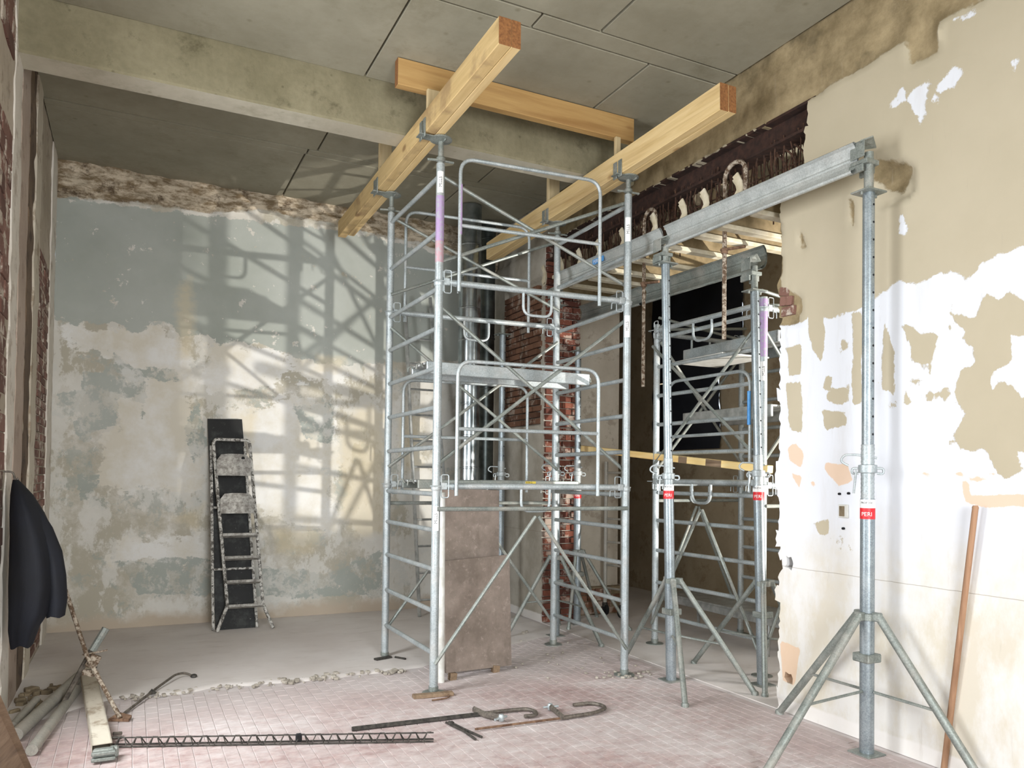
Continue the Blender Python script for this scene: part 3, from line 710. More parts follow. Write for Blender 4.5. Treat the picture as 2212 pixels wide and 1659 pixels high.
rest.build('tile_field', 'tile', fl_, smooth=False, kind='stuff')
# raised screed with a crumbling front edge
m = MB(); xs = np.arange(XL, 4.06, .05); nx = len(xs)
edge_y = 6.16+(fbm(xs*3, xs*0, 3)-.5)*.22-.05*np.clip(xs-1, 0, 1)+np.clip(xs-2.2, 0, 2)*.45
edge_y = np.where(xs < -.1, 6.16-(-.1-xs)*.9, edge_y)
vs = []
for x, y in zip(xs, edge_y):
    h_ = .013 if x < 2.2 else max(.003, .013-.01*(x-2.2)/.8)
    vs += [(x, y, -.004), (x, y+.018, h_*.7), (x, y+.07, h_), (x, 8.87, .013)]
m.add(vs, [(i*4+j, i*4+4+j, i*4+5+j, i*4+1+j) for i in range(nx-1) for j in range(3)])
m.build('screed', 'screed', fl_)
# the further room's floor lies under the same dust
MB().box((5.4, 6.3, -.002), (2.6, 8.0, .008)).build('screed', 'screed', fl_, smooth=False)

# --- the further room
wf = wall_grid('wall_far', -1.0, 10.3, 0, CEIL+.02, .05, lambda Y, Z: ((Y > 1.76) & (Y < 2.75) & (Z > .755) & (Z < 3.9)) | ((Y > 7.2) & (Y < 8.9) & (Z > 2.98) & (Z < 4.1)) | ((Y > 7.6) & (Y < 8.9) & (Z > 2.05) & (Z < 4.1)),
               lambda u, v, d: np.stack([6.7+d, u, v], 1), .1, lambda Y, Z, m: (fbm(Y*2, Z*2, 12)-.5)*.05, l_masks, ['plasterbrown'], .2)
wf['label'] = 'stained brown plaster wall of the further room'
struct(MB().box((4.9, 9.05, 2.35), (.8, 2.5, 4.7)).build('wall_inner', 'plastergrey', smooth=False), 'grey plaster pier behind the opening')
struct(MB().box((6.0, 10.4, 2.35), (1.4, .2, 4.7)).build('wall_end', 'plasterbrown', smooth=False), 'dim end wall of the further room')
struct(MB().box((5.6, -1.1, 2.35), (2.2, .2, 4.7)).build('wall_near', 'plastergrey', smooth=False), 'near wall of the further room')
wq = wall_grid('wall_rear', XL, 4.55, 0, CEIL+.02, .1, lambda X, Z: (X > .15) & (X < 2.25) & (Z > .85) & (Z < 3.55),  # unseen opening, cut to let the added fill light in
               lambda u, v, d: np.stack([u, -2.4-d, v], 1), .2, lambda X, Z, m: (fbm(X*2, Z*2, 14)-.5)*.03, l_masks, ['plastergrey'], .2)
wq['label'] = 'rear wall behind the viewpoint with an opening added for the fill light'
pw = bpy.data.objects['wall_inner']
MB().box((4.95, 7.75, .16), (.72, .12, .32)).build('plinth', 'rubble', pw, smooth=False)

# --- brick courses left bare by the demolition
unit = MB().bevbox((0, 0, 0), (1, 1, 1), .03)
def brick_field(parent, mat, cells):
    first = None
    for c, d, r in cells:
        if first is None:
            first = MB().bevbox((0, 0, 0), (1, 1, 1), .035).build('brick', mat, None, smooth=False); o = first
        else: o = first.copy(); COL.objects.link(o)
        o.parent = parent; o.location = c; o.scale = d; o.rotation_euler = r
    return first
rr = random.Random(11)
cells = []
H = .072
# jamb face of the opening (faces the camera side), four courses of plaster still on in places
for k in range(int(4.18/H)):
    z = .04+k*H
    xs = [(4.10, 4.31), (4.32, 4.54)] if k % 2 else [(4.10, 4.20), (4.21, 4.43), (4.44, 4.54)]
    for a, b in xs:
        cells.append((((a+b)/2, 7.487+rr.uniform(-.008, .006), z), (b-a-.008, .05, H-.012), (0, 0, rr.uniform(-.02, .02))))
brick_field(wr, 'brick', cells)
cells = []
for k in range(22):
    z = 2.24+k*H; y = 7.53+(k % 2)*.11
    while y < 8.5:
        b = min(y+.22, 8.52)
        if b-y > .05 and y > 7.5: cells.append(((4.112+rr.uniform(-.008, .008), (y+b)/2, z), (.06, b-y-.010, H-.012), (0, 0, rr.uniform(-.03, .03))))
        y += .225
brick_field(wr, 'brickdark', cells)
cells = []
for k in range(47):
    z = .1+k*H
    y = 7.34+(0 if k % 2 else -.12)
    for a in (y, y+.24, y+.48, y+.72):
        lo, hi = max(a, 7.33), min(a+.23, 8.26)
        if hi-lo > .05: cells.append(((XL-.022+rr.uniform(-.006, .006), (lo+hi)/2, z), (.06, hi-lo-.008, H-.012), (0, 0, 0)))
brick_field(wl, 'brickdirty', cells)
cells = []
for k in list(range(23))+list(range(27, 31)):
    z = 1.08+k*.117
    for a, b in ((5.18, 5.42), (5.43, 5.70)) if k % 2 else ((5.18, 5.30), (5.31, 5.56), (5.57, 5.70)):
        cells.append(((XL-.022+rr.uniform(-.006, .006), (a+b)/2, z), (.06, b-a, .108), (0, 0, 0)))
brick_field(wl, 'brickdirty', cells)
# bricks of the inner pier's foot and of its plaster-free right edge
cells = []
for k in range(4):
    for j in range(3):
        x = 4.68+j*.235+(.1 if k % 2 else 0)
        if x < 5.22: cells.append(((x, 7.685, .05+k*.075), (.22, .03, .064), (0, 0, rr.uniform(-.03, .03))))
brick_field(pw, 'brickdark', cells)
# broken brick in the hole at the right wall's edge
cells = [((4.115, 3.965, 2.86), (.07, .10, .065), (.1, 0, .1)), ((4.12, 3.95, 2.785), (.07, .12, .065), (0, .1, -.1)), ((4.12, 3.99, 2.93), (.06, .08, .06), (.2, 0, .2))]
brick_field(wr, 'brickdirty', cells)

# --- steel lintel, mortar and rebar over the opening
lt = MB()
lt.sweep([(0, 0), (.16, 0), (.16, .02), (.09, .02), (.09, .18), (.16, .18), (.16, .20), (0, .20), (0, .18), (.07, .18), (.07, .02), (0, .02)], (4.10, 3.72, 4.01), (4.10, 7.6, 4.01), (1, 0, 0), (0, 0, 1))
lo_ = lt.build('lintel_beam', 'rustdark', None, smooth=False); struct(lo_, 'dark rusty steel lintel over the opening')
m = MB()
for k in range(56):
    y = 4.6+k*.053; x = rr.choice((4.30, 4.38, 4.46)); z = rr.uniform(3.96, 4.16)
    m.bevbox((x, y, z), (rr.uniform(.08, .2), rr.uniform(.05, .13), rr.uniform(.06, .2)), .02, Matrix.Rotation(rr.uniform(-.5, .5), 3, 'Z') @ Matrix.Rotation(rr.uniform(-.4, .4), 3, 'X'))
m.build('broken_masonry', 'rubble', lo_, smooth=False, kind='stuff')
proto = []
for k in range(5):
    rr2 = random.Random(k); pts = [(rr2.uniform(-.012, .012), rr2.uniform(-.012, .012), -.02-.11*i) for i in range(5)]
    proto.append(MB().path(pts, .006, 5).build('rebar', 'rebar', lo_, smooth=True))
n0 = 0
for row, x in enumerate((4.14, 4.22, 4.30, 4.40)):
    y = 3.84+row*.02
    while y < 7.2:
        if n0 < 5: o = proto[n0]
        else: o = proto[n0 % 5].copy(); COL.objects.link(o)
        o.location = (x+rr.uniform(-.02, .02), y, 4.10+rr.uniform(-.05, .02)); o.rotation_euler = (rr.uniform(-.03, .03), rr.uniform(-.03, .03), rr.uniform(0, 6))
        o.scale = (1, 1, rr.uniform(.75, 1.05)); n0 += 1
        y += rr.uniform(.045, .085)
for y, s in ((3.86, 1), (3.95, .8), (4.04, .6)):
    MB().path(bezier((4.16, y+.1, 3.98), (4.16, y-.12, 3.80), (4.17, y+.14, 3.70), 10), .008, 6).build('rebar', 'rebar', lo_)
for z in (3.78, 3.86):
    MB().path([(4.2, 3.85, z), (4.22, 5.2, z+.03), (4.2, 7.0, z)], .006, 5).build('rebar', 'rebar', lo_)

# ================================================================ shoring towers
def sticker_on(parent, x, y, r, z0, z1, word, ang=None, back='sticker', h=.032):
    a = face_angle(x, y) if ang is None else ang
    m = MB(); m.arcsheet((x, y), r+.0010, z0, z1, a-.75, a+.75)
    m.mat(1); text_on_tube(m, word, (x, y), r+.0024, a, (z0+z1)/2, h)
    return m.build('sticker', [back, 'ink'], parent)

def end_clamp(m, p, d, up=Vector((0, 0, 1))):
    """wire loop lock at the end of a ledger; p is the post side, d points along the ledger"""
    q = p+d*.035
    s = d.cross(up).normalized()
    for k in (-1, 1):
        m.path(rounded([q+up*.085*k*.06+s*.02, q+s*.02+up*.085*k, q+d*.055+s*.02+up*.085*k, q+d*.055+s*.02+up*.005*k], .014, 3), .0045, 6)
        m.path([q-d*.008+s*.02+up*.03*k, q-d*.008+s*.02+up*.075*k], .004, 6)
    m.bevbox(q+d*.02, (.05, .05, .055), .005, Matrix((d, s, up)).transposed())
    # hook round the post
    m.path([q+s*.034, p-d*.03+s*.040, p-d*.045], .005, 6)
    # spring latch hanging below
    m.path(rounded([q+d*.07-up*.02, q+d*.11-up*.025, q+d*.112-up*.075], .01, 3), .005, 6)

def tower(label, A, B, Cc, D, joints, ztop, heads, decks, braces, group=None, names=('MILLS',), purple=(), along=None, guards=True, nguard=2, g_mat='galv'):
    A, B, Cc, D = (Vector((*p, 0)) for p in (A, B, Cc, D))
    ctr = (A+B+Cc+D)/4
    root = thing('shoring_tower', label, 'scaffold tower', tuple(ctr), group)
    up = Vector((0, 0, 1)); PR, RR = .0315, .0185
    levels = [0.03]+list(joints)+[ztop]
    for fi, (P, Q) in enumerate(((A, B), (D, Cc))):
        for li in range(len(levels)-1):
            z0, z1 = levels[li], levels[li+1]
            fr = bpy.data.objects.new('end_frame', None); COL.objects.link(fr); fr.parent = root; fr.empty_display_size = .1
            for T in (P, Q):
                m = MB()
                if li: m.path([T+up*(z0-.034), T+up*(z0-.026), T+up*(z0-.002), T+up*(z0+.006), T+up*(z0+.0062), T+up*(z1-.004)], [PR+.003, PR+.007, PR+.007, PR+.003, PR, PR], 14)
                else: m.tube(T+up*z0, T+up*(z1-.004), PR, 14)
                m.build('post', g_mat, fr)
            n = 5 if z1-z0 > 1.2 else 2
            zs = [z0+.29+(z1-z0-.34)*k/(n-1) for k in range(n)] if n == 5 else [z0+.38, z0+.80]
            if li == 0: zs = [.29, .60, .91, 1.20, 1.47]
            for z in zs:
                if z > z1-.03: continue
                MB().tube(P+up*z, Q+up*z, RR, 10).build('rung', g_mat, fr)
    # foot plates, jacks and fork heads
    for i, T in enumerate((A, B, Cc, D)):
        m = MB(); m.lathe(T, [(.085, 0), (.085, .008), (.03, .008), (.03, .02), (.036, .02), (.036, .05), (.03, .05), (.03, .07)], 16)
        m.build('foot_plate', 'galvdark', root)
        hz = heads[i]
        if hz is None: continue
        m = MB(); m.tube(T+up*(ztop-.05), T+up*(hz-.012), .021, 12)
        m.lathe(T+up*(ztop+.01), [(.026, 0), (.034, .006), (.034, .03), (.026, .036)], 12)
        for k in (-1, 1):
            m.path([T+up*(ztop+.022)+Vector((k*.03, 0, 0)), T+up*(ztop+.018)+Vector((k*.1, -k*.012, 0))], .009, 6)
        hd = m.build('head_jack', 'galvdark', root)
        m = MB(); m.lathe(T+up*hz, [(.03, -.026), (.085, -.012), (.085, -.003), (.0, -.003)], 18)
        bx, hw = along[i]
        for sx in (-1, 1):
            x = bx+sx*(hw+.005)
            for dy in (-.035, .035):
                m.bevbox((x, T.y+dy, hz+.04), (.008, .05, .14), .002)
            m.bevbox(((x+T.x)/2+sx*.02, T.y, hz-.008), (abs(x-T.x)+.03, .09, .008), .002)
        m.build('fork_head', 'galvdark', root)
    sides = ((B, Cc, -1), (A, D, 1))
    for P, Q, sg in sides:
        d = (Q-P).normalized(); out = up.cross(d)*sg
        out = d.cross(up)*(1 if sg < 0 else -1)
        for z in joints:
            p, q = P+up*z, Q+up*z
            m = MB(); m.tube(p+d*.05, q-d*.05, .024, 10)
            ld = m.build('ledger', g_mat, root)
            m = MB(); end_clamp(m, p, d); m.build('wedge_clamp', 'galv', ld)
            m = MB(); end_clamp(m, q, -d); m.build('wedge_clamp', 'galv', ld)
            c = (p+q)/2
            m = MB(); m.path(rounded([c-d*.12, c-d*.12-up*.19, c+d*.12-up*.19, c+d*.12], .07, 5), .0115, 8)
            m.build('u_handle', g_mat, ld)
        # inverted V bracing of the lowest lift, crossed braces above
        z1 = joints[0]
        mid = (P+Q)/2+up*(z1-.23)
        for T, s in ((P, 1), (Q, -1)):
            m = MB(); a = T+up*.22+out*.035; m.tube(a, mid+out*.035+d*(-.012*s), .0145, 8)
            m.build('diagonal_brace', 'galvdark', root)
        MB().path([P+up*(z1-.17)+out*.03, Q+up*(z1-.17)+out*.03], .0165, 8).build('tie_tube', 'galvdark', root)
        lv = list(joints)+[ztop]
        for li in range(len(lv)-1):
            lo, hi = lv[li]+.15, min(lv[li]+1.38, lv[li+1]-.06)
            for a, b, s in ((P, Q, .030), (Q, P, .055)):
                m = MB(); m.tube(a+up*lo-out*s, b+up*hi-out*s, .0145, 8); m.build('diagonal_brace', 'galvdark', root)
        if guards:
            for li in range(nguard):
                z0 = joints[li]; g0 = .145; L = (Q-P).length
                a, b = P+d*g0+out*.04, P+d*(L-.28)+out*.04
                m = MB(); m.path(rounded([a+up*(z0-.07), a+up*(z0+.94), b+up*(z0+.94), b+up*(z0-.07)], .12, 6), .0145, 10)
                gf = m.build('guard_frame', g_mat, root)
                MB().tube(a+up*(z0+.43), b+up*(z0+.43), .0145, 8).build('mid_rail', g_mat, gf)
    return root

PA, PB, PC, PD = (2.035, 6.60), (2.035, 5.38), (3.635, 5.24), (3.665, 6.47)
t1 = tower('tall galvanised shoring tower at the centre of the room', PA, PB, PC, PD, (1.53, 3.06), 3.95,
           (4.116, 4.136, 4.096, 4.076), None, None, along=((1.968, .075), (1.968, .075), (3.60, .068), (3.60, .068)))
root = t1
for (p, z0, z1) in ((PB, 3.72, 3.88), (PB, 1.20, 1.38), (PC, 3.55, 3.75), (PC, 2.76, 2.94)):
    sticker_on(root, p[0], p[1], .0315, z0, z1, 'MILLS')
m = MB(); m.arcsheet(PB, .0322, 3.36, 3.70, 0, 2*math.pi, 14); m.build('paint_mark', 'purple', root, label='purple spray paint on the near left post')
m = MB(); m.arcsheet(PB, .0322, 3.20, 3.36, 0, 2*math.pi, 14); m.build('paint_mark', 'pinkspray', root, label='red spray paint on the near left post')
gx, gy = PB[0]+.1445, PB[1]-.0125-.04
m = MB(); m.arcsheet((gx, gy), .0152, 3.42, 3.80, 0, 2*math.pi, 10); m.build('paint_mark', 'purple', root, label='purple spray paint on the guard frame')

def deck(label, c, size, mat='alu', group=None, edge='galv'):
    """scaffold deck board: ribbed plank between two side rails"""
    t = thing('scaffold_deck', label, 'scaffold deck', c, group)
    L, Wd, T = size; x, y, z = c
    lx = L > Wd
    m = MB(); n = 6
    for k in range(n):
        o = -Wd/2+Wd*(k+.5)/n if lx else -L/2+L*(k+.5)/n
        m.bevbox((x, y+o, z+T-.012) if lx else (x+o, y, z+T-.012), (L, Wd/n-.006, .02) if lx else (L/n-.006, Wd, .02), .003)
    m.build('deck_panel', mat, t, smooth=False)
    for s in (-1, 1):
        m = MB()
        if lx: m.bevbox((x, y+s*Wd/2, z+T/2), (L, .03, T), .006)
        else: m.bevbox((x+s*L/2, y, z+T/2), (.03, Wd, T), .006)
        m.build('side_rail', edge, t, smooth=False)
    for s in (-1, 1):
        m = MB()
        for w in (-1, 1):
            if lx:
                a = Vector((x+s*L/2, y+w*Wd*.3, z+T*.6)); u = Vector((s, 0, 0))
            else:
                a = Vector((x+w*L*.3, y+s*Wd/2, z+T*.6)); u = Vector((0, s, 0))
            m.path([a, a+u*.03+Vector((0, 0, .03)), a+u*.055+Vector((0, 0, .015)), a+u*.06-Vector((0, 0, .02))], .007, 6)
        m.build('hook', 'galvdark', t)
    return t
deck('grey steel deck across the middle of the central tower', (2.85, 5.96, 2.42), (1.52, .36, .10))
t = deck('low steel deck with labels across the central tower', (2.85, 6.15, 1.50), (1.52, .40, .075), edge='galvdark')
m = MB(); m.box((3.12, 5.934, 1.538), (.10, .002, .06)); m.mat(1)
vs, fs = text_mesh('KRG'); m.add([(3.075+v[0]*.03, 5.9325, 1.548+v[1]*.025) for v in vs], fs)
vs, fs = text_mesh('TRADE'); m.add([(3.075+v[0]*.024, 5.9325, 1.52+v[1]*.024) for v in vs], fs)
m.build('label_plate', ['yellow', 'ink'], t, smooth=False)

# ---------------------------------------------------------------- timber on the tower heads
def plank(name, label, cat, p0, p1, w, h, mat, group=None, up=(0, 0, 1), end='endgrain'):
    p0, p1 = Vector(p0), Vector(p1); d = (p1-p0).normalized(); u = Vector(up); s = d.cross(u).normalized(); u = s.cross(d)
    b = .004
    prof = [(-w/2+b, -h/2), (w/2-b, -h/2), (w/2, -h/2+b), (w/2, h/2-b), (w/2-b, h/2), (-w/2+b, h/2), (-w/2, h/2-b), (-w/2, -h/2+b)]
    m = MB(); m.sweep(prof, p0, p1, s, u); m.mat(1)
    n = 8; m.add([p0+s*a+u*c for a, c in prof], [tuple(reversed(range(n)))]); m.add([p1+s*a+u*c for a, c in prof], [tuple(range(n))])
    o = m.build(name, [mat, end], None, smooth=False)
    tag(o, label, cat, group); return o
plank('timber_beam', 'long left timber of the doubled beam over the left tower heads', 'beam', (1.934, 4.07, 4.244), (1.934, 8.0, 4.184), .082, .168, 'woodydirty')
plank('timber_beam', 'narrow right timber of the doubled beam over the left tower heads', 'beam', (2.008, 4.07, 4.244), (2.008, 7.9, 4.184), .062, .168, 'woody')
plank('timber_beam', 'clean timber of the doubled beam nearest the opening, left of the pair', 'beam', (3.567, 4.02, 4.208), (3.567, 7.85, 4.143), .072, .19, 'woody')
plank('timber_beam', 'clean timber of the doubled beam nearest the opening, right of the pair', 'beam', (3.637, 4.015, 4.206), (3.637, 7.85, 4.141), .066, .186, 'woody')
plank('cross_beam', 'orange timber cross beam pressed against the ceiling', 'beam', (1.70, 5.44, 4.585), (3.80, 5.44, 4.585), .075, .20, 'woodx')
def block(label, c, d):
    o = MB().bevbox(c, d, .004).build('packing_block', 'woodz', None, smooth=False)
    tag(o, label, 'wood block')
block('wood block upright on the left beam beneath the cross beam', (1.985, 5.385, 4.392), (.13, .034, .195))
block('wood block upright on the left beam at the far left tower post', (1.96, 6.57, 4.44), (.11, .05, .30))
block('narrow wood block upright on the right beam beneath the cross beam', (3.62, 5.385, 4.382), (.05, .034, .195))
block('wood block upright on the right beam at the far right tower post', (3.60, 6.45, 4.43), (.12, .05, .34))

# ================================================================ second tower in the opening
t2 = tower('dim shoring tower standing inside the broken opening', (4.60, 6.12), (4.66, 4.76), (5.76, 4.80), (5.72, 6.15), (1.56, 3.03), 3.12,
           (None, None, None, None), None, None, along=None, g_mat='galv', guards=False)
# its ledgers run the other way: add the ones on the opening's side, with handles
up = Vector((0, 0, 1))
for X0, X1 in (((4.60, 6.12), (4.66, 4.76)),):
    a, b = Vector((*X0, 0)), Vector((*X1, 0)); d = (b-a).normalized(); off = Vector((-.04, 0, 0))
    for z in (1.56, 3.03):
        ld = MB().tube(a+up*(z+.02)+off+d*.05, b+up*(z+.02)+off-d*.05, .024, 10).build('ledger', 'galv', t2)
        c = (a+b)/2+up*(z+.02)+off
        MB().path(rounded([c-d*.12, c-d*.12-up*.19, c+d*.12-up*.19, c+d*.12], .11, 6), .0125, 8).build('u_handle', 'galv', ld)
        for T, s in ((a, 1), (b, -1)):
            m = MB(); end_clamp(m, T+up*(z+.02)+off, d*s); m.build('wedge_clamp', 'galv', ld)
    mid = (a+b)/2+up*1.33+off
    for T, s in ((a, 1), (b, -1)):
        MB().tube(T+up*.2+off, mid-d*.012*s, .0145, 8).build('diagonal_brace', 'galvdark', t2)
    for p, q in ((a+up*1.75, b+up*2.9), (b+up*1.75, a+up*2.9)):
        MB().tube(p+off*.5, q+off*1.3, .0145, 8).build('diagonal_brace', 'galvdark', t2)
    g = MB().path(rounded([a+d*.25+up*1.5+off*1.6, a+d*.25+up*2.52+off*1.6, b-d*.08+up*2.52+off*1.6, b-d*.08+up*1.5+off*1.6], .14, 6), .0145, 10).build('guard_frame', 'galv', t2)
    MB().tube(a+d*.25+up*2.0+off*1.6, b-d*.08+up*2.0+off*1.6, .0145, 8).build('mid_rail', 'galv', g)
m = MB(); m.arcsheet((4.66, 4.76), .0325, 2.62, 3.1, 0, 2*math.pi, 14); m.build('paint_mark', 'purple', t2, label='purple spray paint on the near post')
m = MB(); m.arcsheet((4.58, 4.838), .0153, 2.06, 2.34, 0, 2*math.pi, 10); m.build('paint_mark', 'blue', t2, label='blue tape on the guard frame')
sticker_on(t2, 4.66, 4.76, .0315, 2.42, 2.58, 'MILLS')
deck('upper steel deck of the tower inside the opening', (5.2, 5.44, 2.78), (.62, 1.25, .10), edge='galv')
deck('middle aluminium deck of the tower inside the opening', (5.25, 5.6, 2.16), (.5, 1.2, .11), edge='alu')
o = MB().bevbox((4.98, 5.66, 2.735), (.56, .72, .014), .003).build('white_board', 'white', None, smooth=False); tag(o, 'white board lying under the upper deck of the tower in the opening', 'board')
o = plank('timber_batten', 'pale yellow timber batten lying across the opening at chest height', 'batten', (4.60, 7.70, 1.96), (4.60, 4.62, 1.69), .06, .062, 'woodpale', end='woodpale')
for y0, y1 in ((5.62, 5.74), (5.16, 5.36)):
    t_ = lambda y: 1.96+(y-7.70)/(4.62-7.70)*(1.69-1.96)
    ym = (y0+y1)/2
    MB().box((4.5695, ym, t_(ym)), (.003, y1-y0, .060), Matrix.Rotation(.0874, 3, 'X')).build('worn_patch', 'darkwood', o, smooth=False, label='brown worn patch')
t = thing('low_platform', 'low grey work platform on the floor of the further room', 'platform', (5.4, 5.95, 0))
MB().bevbox((5.4, 5.95, .36), (.42, 1.75, .03), .006).build('platform_top', 'alu', t, smooth=False)
for s in (-1, 1): MB().bevbox((5.4+s*.21, 5.95, .325), (.025, 1.75, .07), .004).build('side_rail', 'alu', t, smooth=False)
for sx in (-1, 1):
    for y in (5.25, 6.65): MB().tube((5.4+sx*.17, y, .33), (5.4+sx*.19, y, 0), .016, 8).build('leg', 'alu', t)

# ================================================================ props and tripods
def prop(label, base, top, z_outer, z_nut, z_plate, z_head, group=None, sticker=True, ang=None, bracket=True):
    bx, by = base; tx, ty = top
    t = thing('steel_prop', label, 'prop', (bx, by, 0), group)
    X = lambda z: Vector((bx+(tx-bx)*z/z_head, by+(ty-by)*z/z_head, z))
    ro, ri = .041, .034
    MB().path([X(.008), X(z_outer)], ro, 18).build('outer_tube', 'galvnew', t)
    m = MB(); n = 26
    pts = [X(z_outer-.01)]; rs = [.037]
    for k in range(n):
        z = z_outer+(z_nut+.14-z_outer)*k/(n-1); pts.append(X(z)); rs.append(.0385 if k % 2 else .0360)
    m.path(pts, rs, 16); m.build('threaded_sleeve', 'galv', t)
    MB().path([X(z_nut), X(z_plate)], ri, 16).build('inner_tube', 'galvnew', t)
    a = face_angle(bx, by)+.95
    m = MB(); z = z_nut+.2
    while z < z_plate-.08:
        c = X(z); d = Vector((math.cos(a), math.sin(a), 0)); m = MB(); m.tube(c+d*(ri-.004), c+d*(ri+.0012), .0072, 8); z += .105
        m.build('pin_hole', 'black', t, smooth=False)
    c = X(z_nut)
    nut = MB().lathe(c, [(.038, -.03), (.052, -.026), (.052, .018), (.038, .022)], 14).build('adjusting_nut', 'galv', t)
    av = face_angle(bx, by); f = Vector((math.cos(av), math.sin(av), 0)); s = Vector((-f.y, f.x, 0))
    for k in (-1, 1):
        m = MB(); m.path(rounded([c+s*k*.045, c+s*k*.085+up*.0, c+s*k*.085-up*.035, c+s*k*.05-up*.03], .015, 3), .007, 6); m.build('nut_lug', 'galv', nut)
    MB().path([c-s*.062-up*.01+f*.03, c-s*.075-up*.15+f*.03], .0065, 6).build('nut_handle', 'galv', nut)
    pz = c+up*.06
    MB().path(rounded([pz+s*.05+f*.0, pz-s*.05+up*.02, pz-s*.13+up*.02, pz-s*.15-up*.02, pz-s*.105-up*.045], .035, 4), .0065, 6).build('g_pin', 'galv', t)
    m = MB(); m.bevbox((bx, by, .005), (.15, .15, .010), .004); m.build('base_plate', 'galvdark', t, smooth=False)
    c = X(z_plate); m = MB(); m.bevbox(c, (.16, .13, .010), .003)
    for k in (-1, 1): m.path([c+Vector((k*.06, 0, -.005)), c+Vector((k*.06, 0, -.022))], .008, 6)
    m.build('head_plate', 'galvdark', t, smooth=False)
    if z_head > z_plate+.02:
        m = MB(); m.path([X(z_plate), X(z_head)], .027, 14); m.build('head_stub', 'galvdark', t)
    if bracket:
        m = MB(); c = X(z_head-.06)
        m.bevbox(c+Vector((0, .03, 0)), (.11, .12, .03), .004); m.bevbox(c+Vector((-.045, .05, -.03)), (.02, .10, .05), .004)
        m.bevbox(c+Vector((.045, .05, -.03)), (.02, .10, .05), .004)
        m.bevbox(X(z_head)+Vector((-.05, .04, .02)), (.005, .10, .10), .002)
        m.prism([X(z_head)+Vector((-.07, .0, .055)), X(z_head)+Vector((.0, -.03, .085)), X(z_head)+Vector((.09, .02, .055)), X(z_head)+Vector((.02, .07, .045))], (0, 0, .008))
        m.build('head_bracket', 'galvdark', t, smooth=False)
    if sticker:
        a = face_angle(bx, by); c = X(z_outer-.07); m = MB()
        m.arcsheet((c.x, c.y), ro+.001, z_outer-.055, z_outer-.005, a-1.5, a+1.5)
        m.mat(1); m.arcsheet((c.x, c.y), ro+.001, z_outer-.12, z_outer-.055, a-1.5, a+1.5)
        m.mat(0); text_on_tube(m, 'PERI', (c.x, c.y), ro+.0022, a-.15, z_outer-.090, .034, False)
        m.mat(2); text_on_tube(m, 'PROP 350', (c.x, c.y), ro+.0022, a-.15, z_outer-.024, .016, False)
        m.build('sticker', ['sticker', 'red', 'ink'], t)
    return t
def tripod(label, c, apex_z, feet, group=None, r=.021):
    x, y = c
    t = thing('prop_tripod', label, 'tripod', (x, y, 0), group)
    ap = Vector((x, y, apex_z))
    m = MB(); m.lathe((x, y, apex_z-.03), [(.046, 0), (.058, .004), (.058, .04), (.046, .044)], 12)
    for fx, fy in feet:
        d = (Vector((fx, fy, 0))-Vector((x, y, 0))).normalized(); m.bevbox(ap+d*.062-up*.005, (.05, .045, .05), .006, Matrix.Rotation(math.atan2(d.y, d.x), 3, 'Z'))
    m.build('collar', 'galvdark', t, smooth=False)
    for fx, fy in feet:
        F = Vector((fx, fy, .012)); d = (Vector((fx, fy, 0))-Vector((x, y, 0))).normalized()
        a = ap+d*.07
        lg = MB().tube(a, F, r, 12).build('leg', 'galvdark', t)
        MB().lathe(F-up*.012, [(r+.006, 0), (r+.006, .02), (r, .03)], 10).build('foot', 'galvdark', lg)
        q = a.lerp(F, .58)
        MB().path([Vector((x, y, q.z+.02))+d*.043, q], .009, 6).build('stay', 'galvdark', t)
    m = MB(); m.bevbox((x, y, apex_z-.25), (.115, .115, .05), .006); m.build('strap', 'galvdark', t, smooth=False)
    return t
prop('tall galvanised prop with red sticker beside the right wall', (3.912, 3.156), (3.912, 3.148), 1.50, 1.68, 3.325, 3.565)
tripod('tripod clamped round the tall prop beside the right wall', (3.912, 3.156), .815, ((3.08, 3.13), (4.02, 3.94), (4.02, 2.52)), r=.0235)
prop('galvanised prop with red sticker between the central tower and the opening', (3.885, 4.95), (3.825, 4.99), 1.565, 1.63, 3.335, 3.47)
tripod('tripod of the prop between the central tower and the opening', (3.885, 4.95), .80, ((3.53, 4.34), (4.20, 4.36), (3.90, 5.64)))
prop('galvanised prop with red sticker at the near edge of the opening', (4.46, 4.55), (4.40, 4.60), 1.565, 1.66, 3.10, 3.30)
tripod('tripod of the prop at the near edge of the opening', (4.46, 4.55), .80, ((4.24, 4.30), (4.42, 5.32), (4.85, 4.38)))
prop('perforated prop just behind the far right post of the central tower', (3.89, 6.82), (3.86, 6.82), 1.50, 1.66, 3.36, 3.47, sticker=False)
tripod('tripod standing behind the far right post of the central tower', (3.89, 6.82), .80, ((3.40, 6.95), (4.20, 7.30), (4.05, 6.22)))
prop('slim prop with pink sticker against the red brick jamb', (4.42, 7.28), (4.40, 7.28), 1.50, 1.66, 3.0, 3.05, bracket=False)
tripod('tripod at the foot of the red brick jamb', (4.42, 7.28), .80, ((4.75, 6.75), (4.18, 7.05), (4.85, 7.55)), r=.018)
prop('bright perforated prop beside the round flue pipe', (3.70, 7.75), (3.70, 7.75), 1.50, 1.64, 3.2, 3.3, sticker=False, bracket=False)

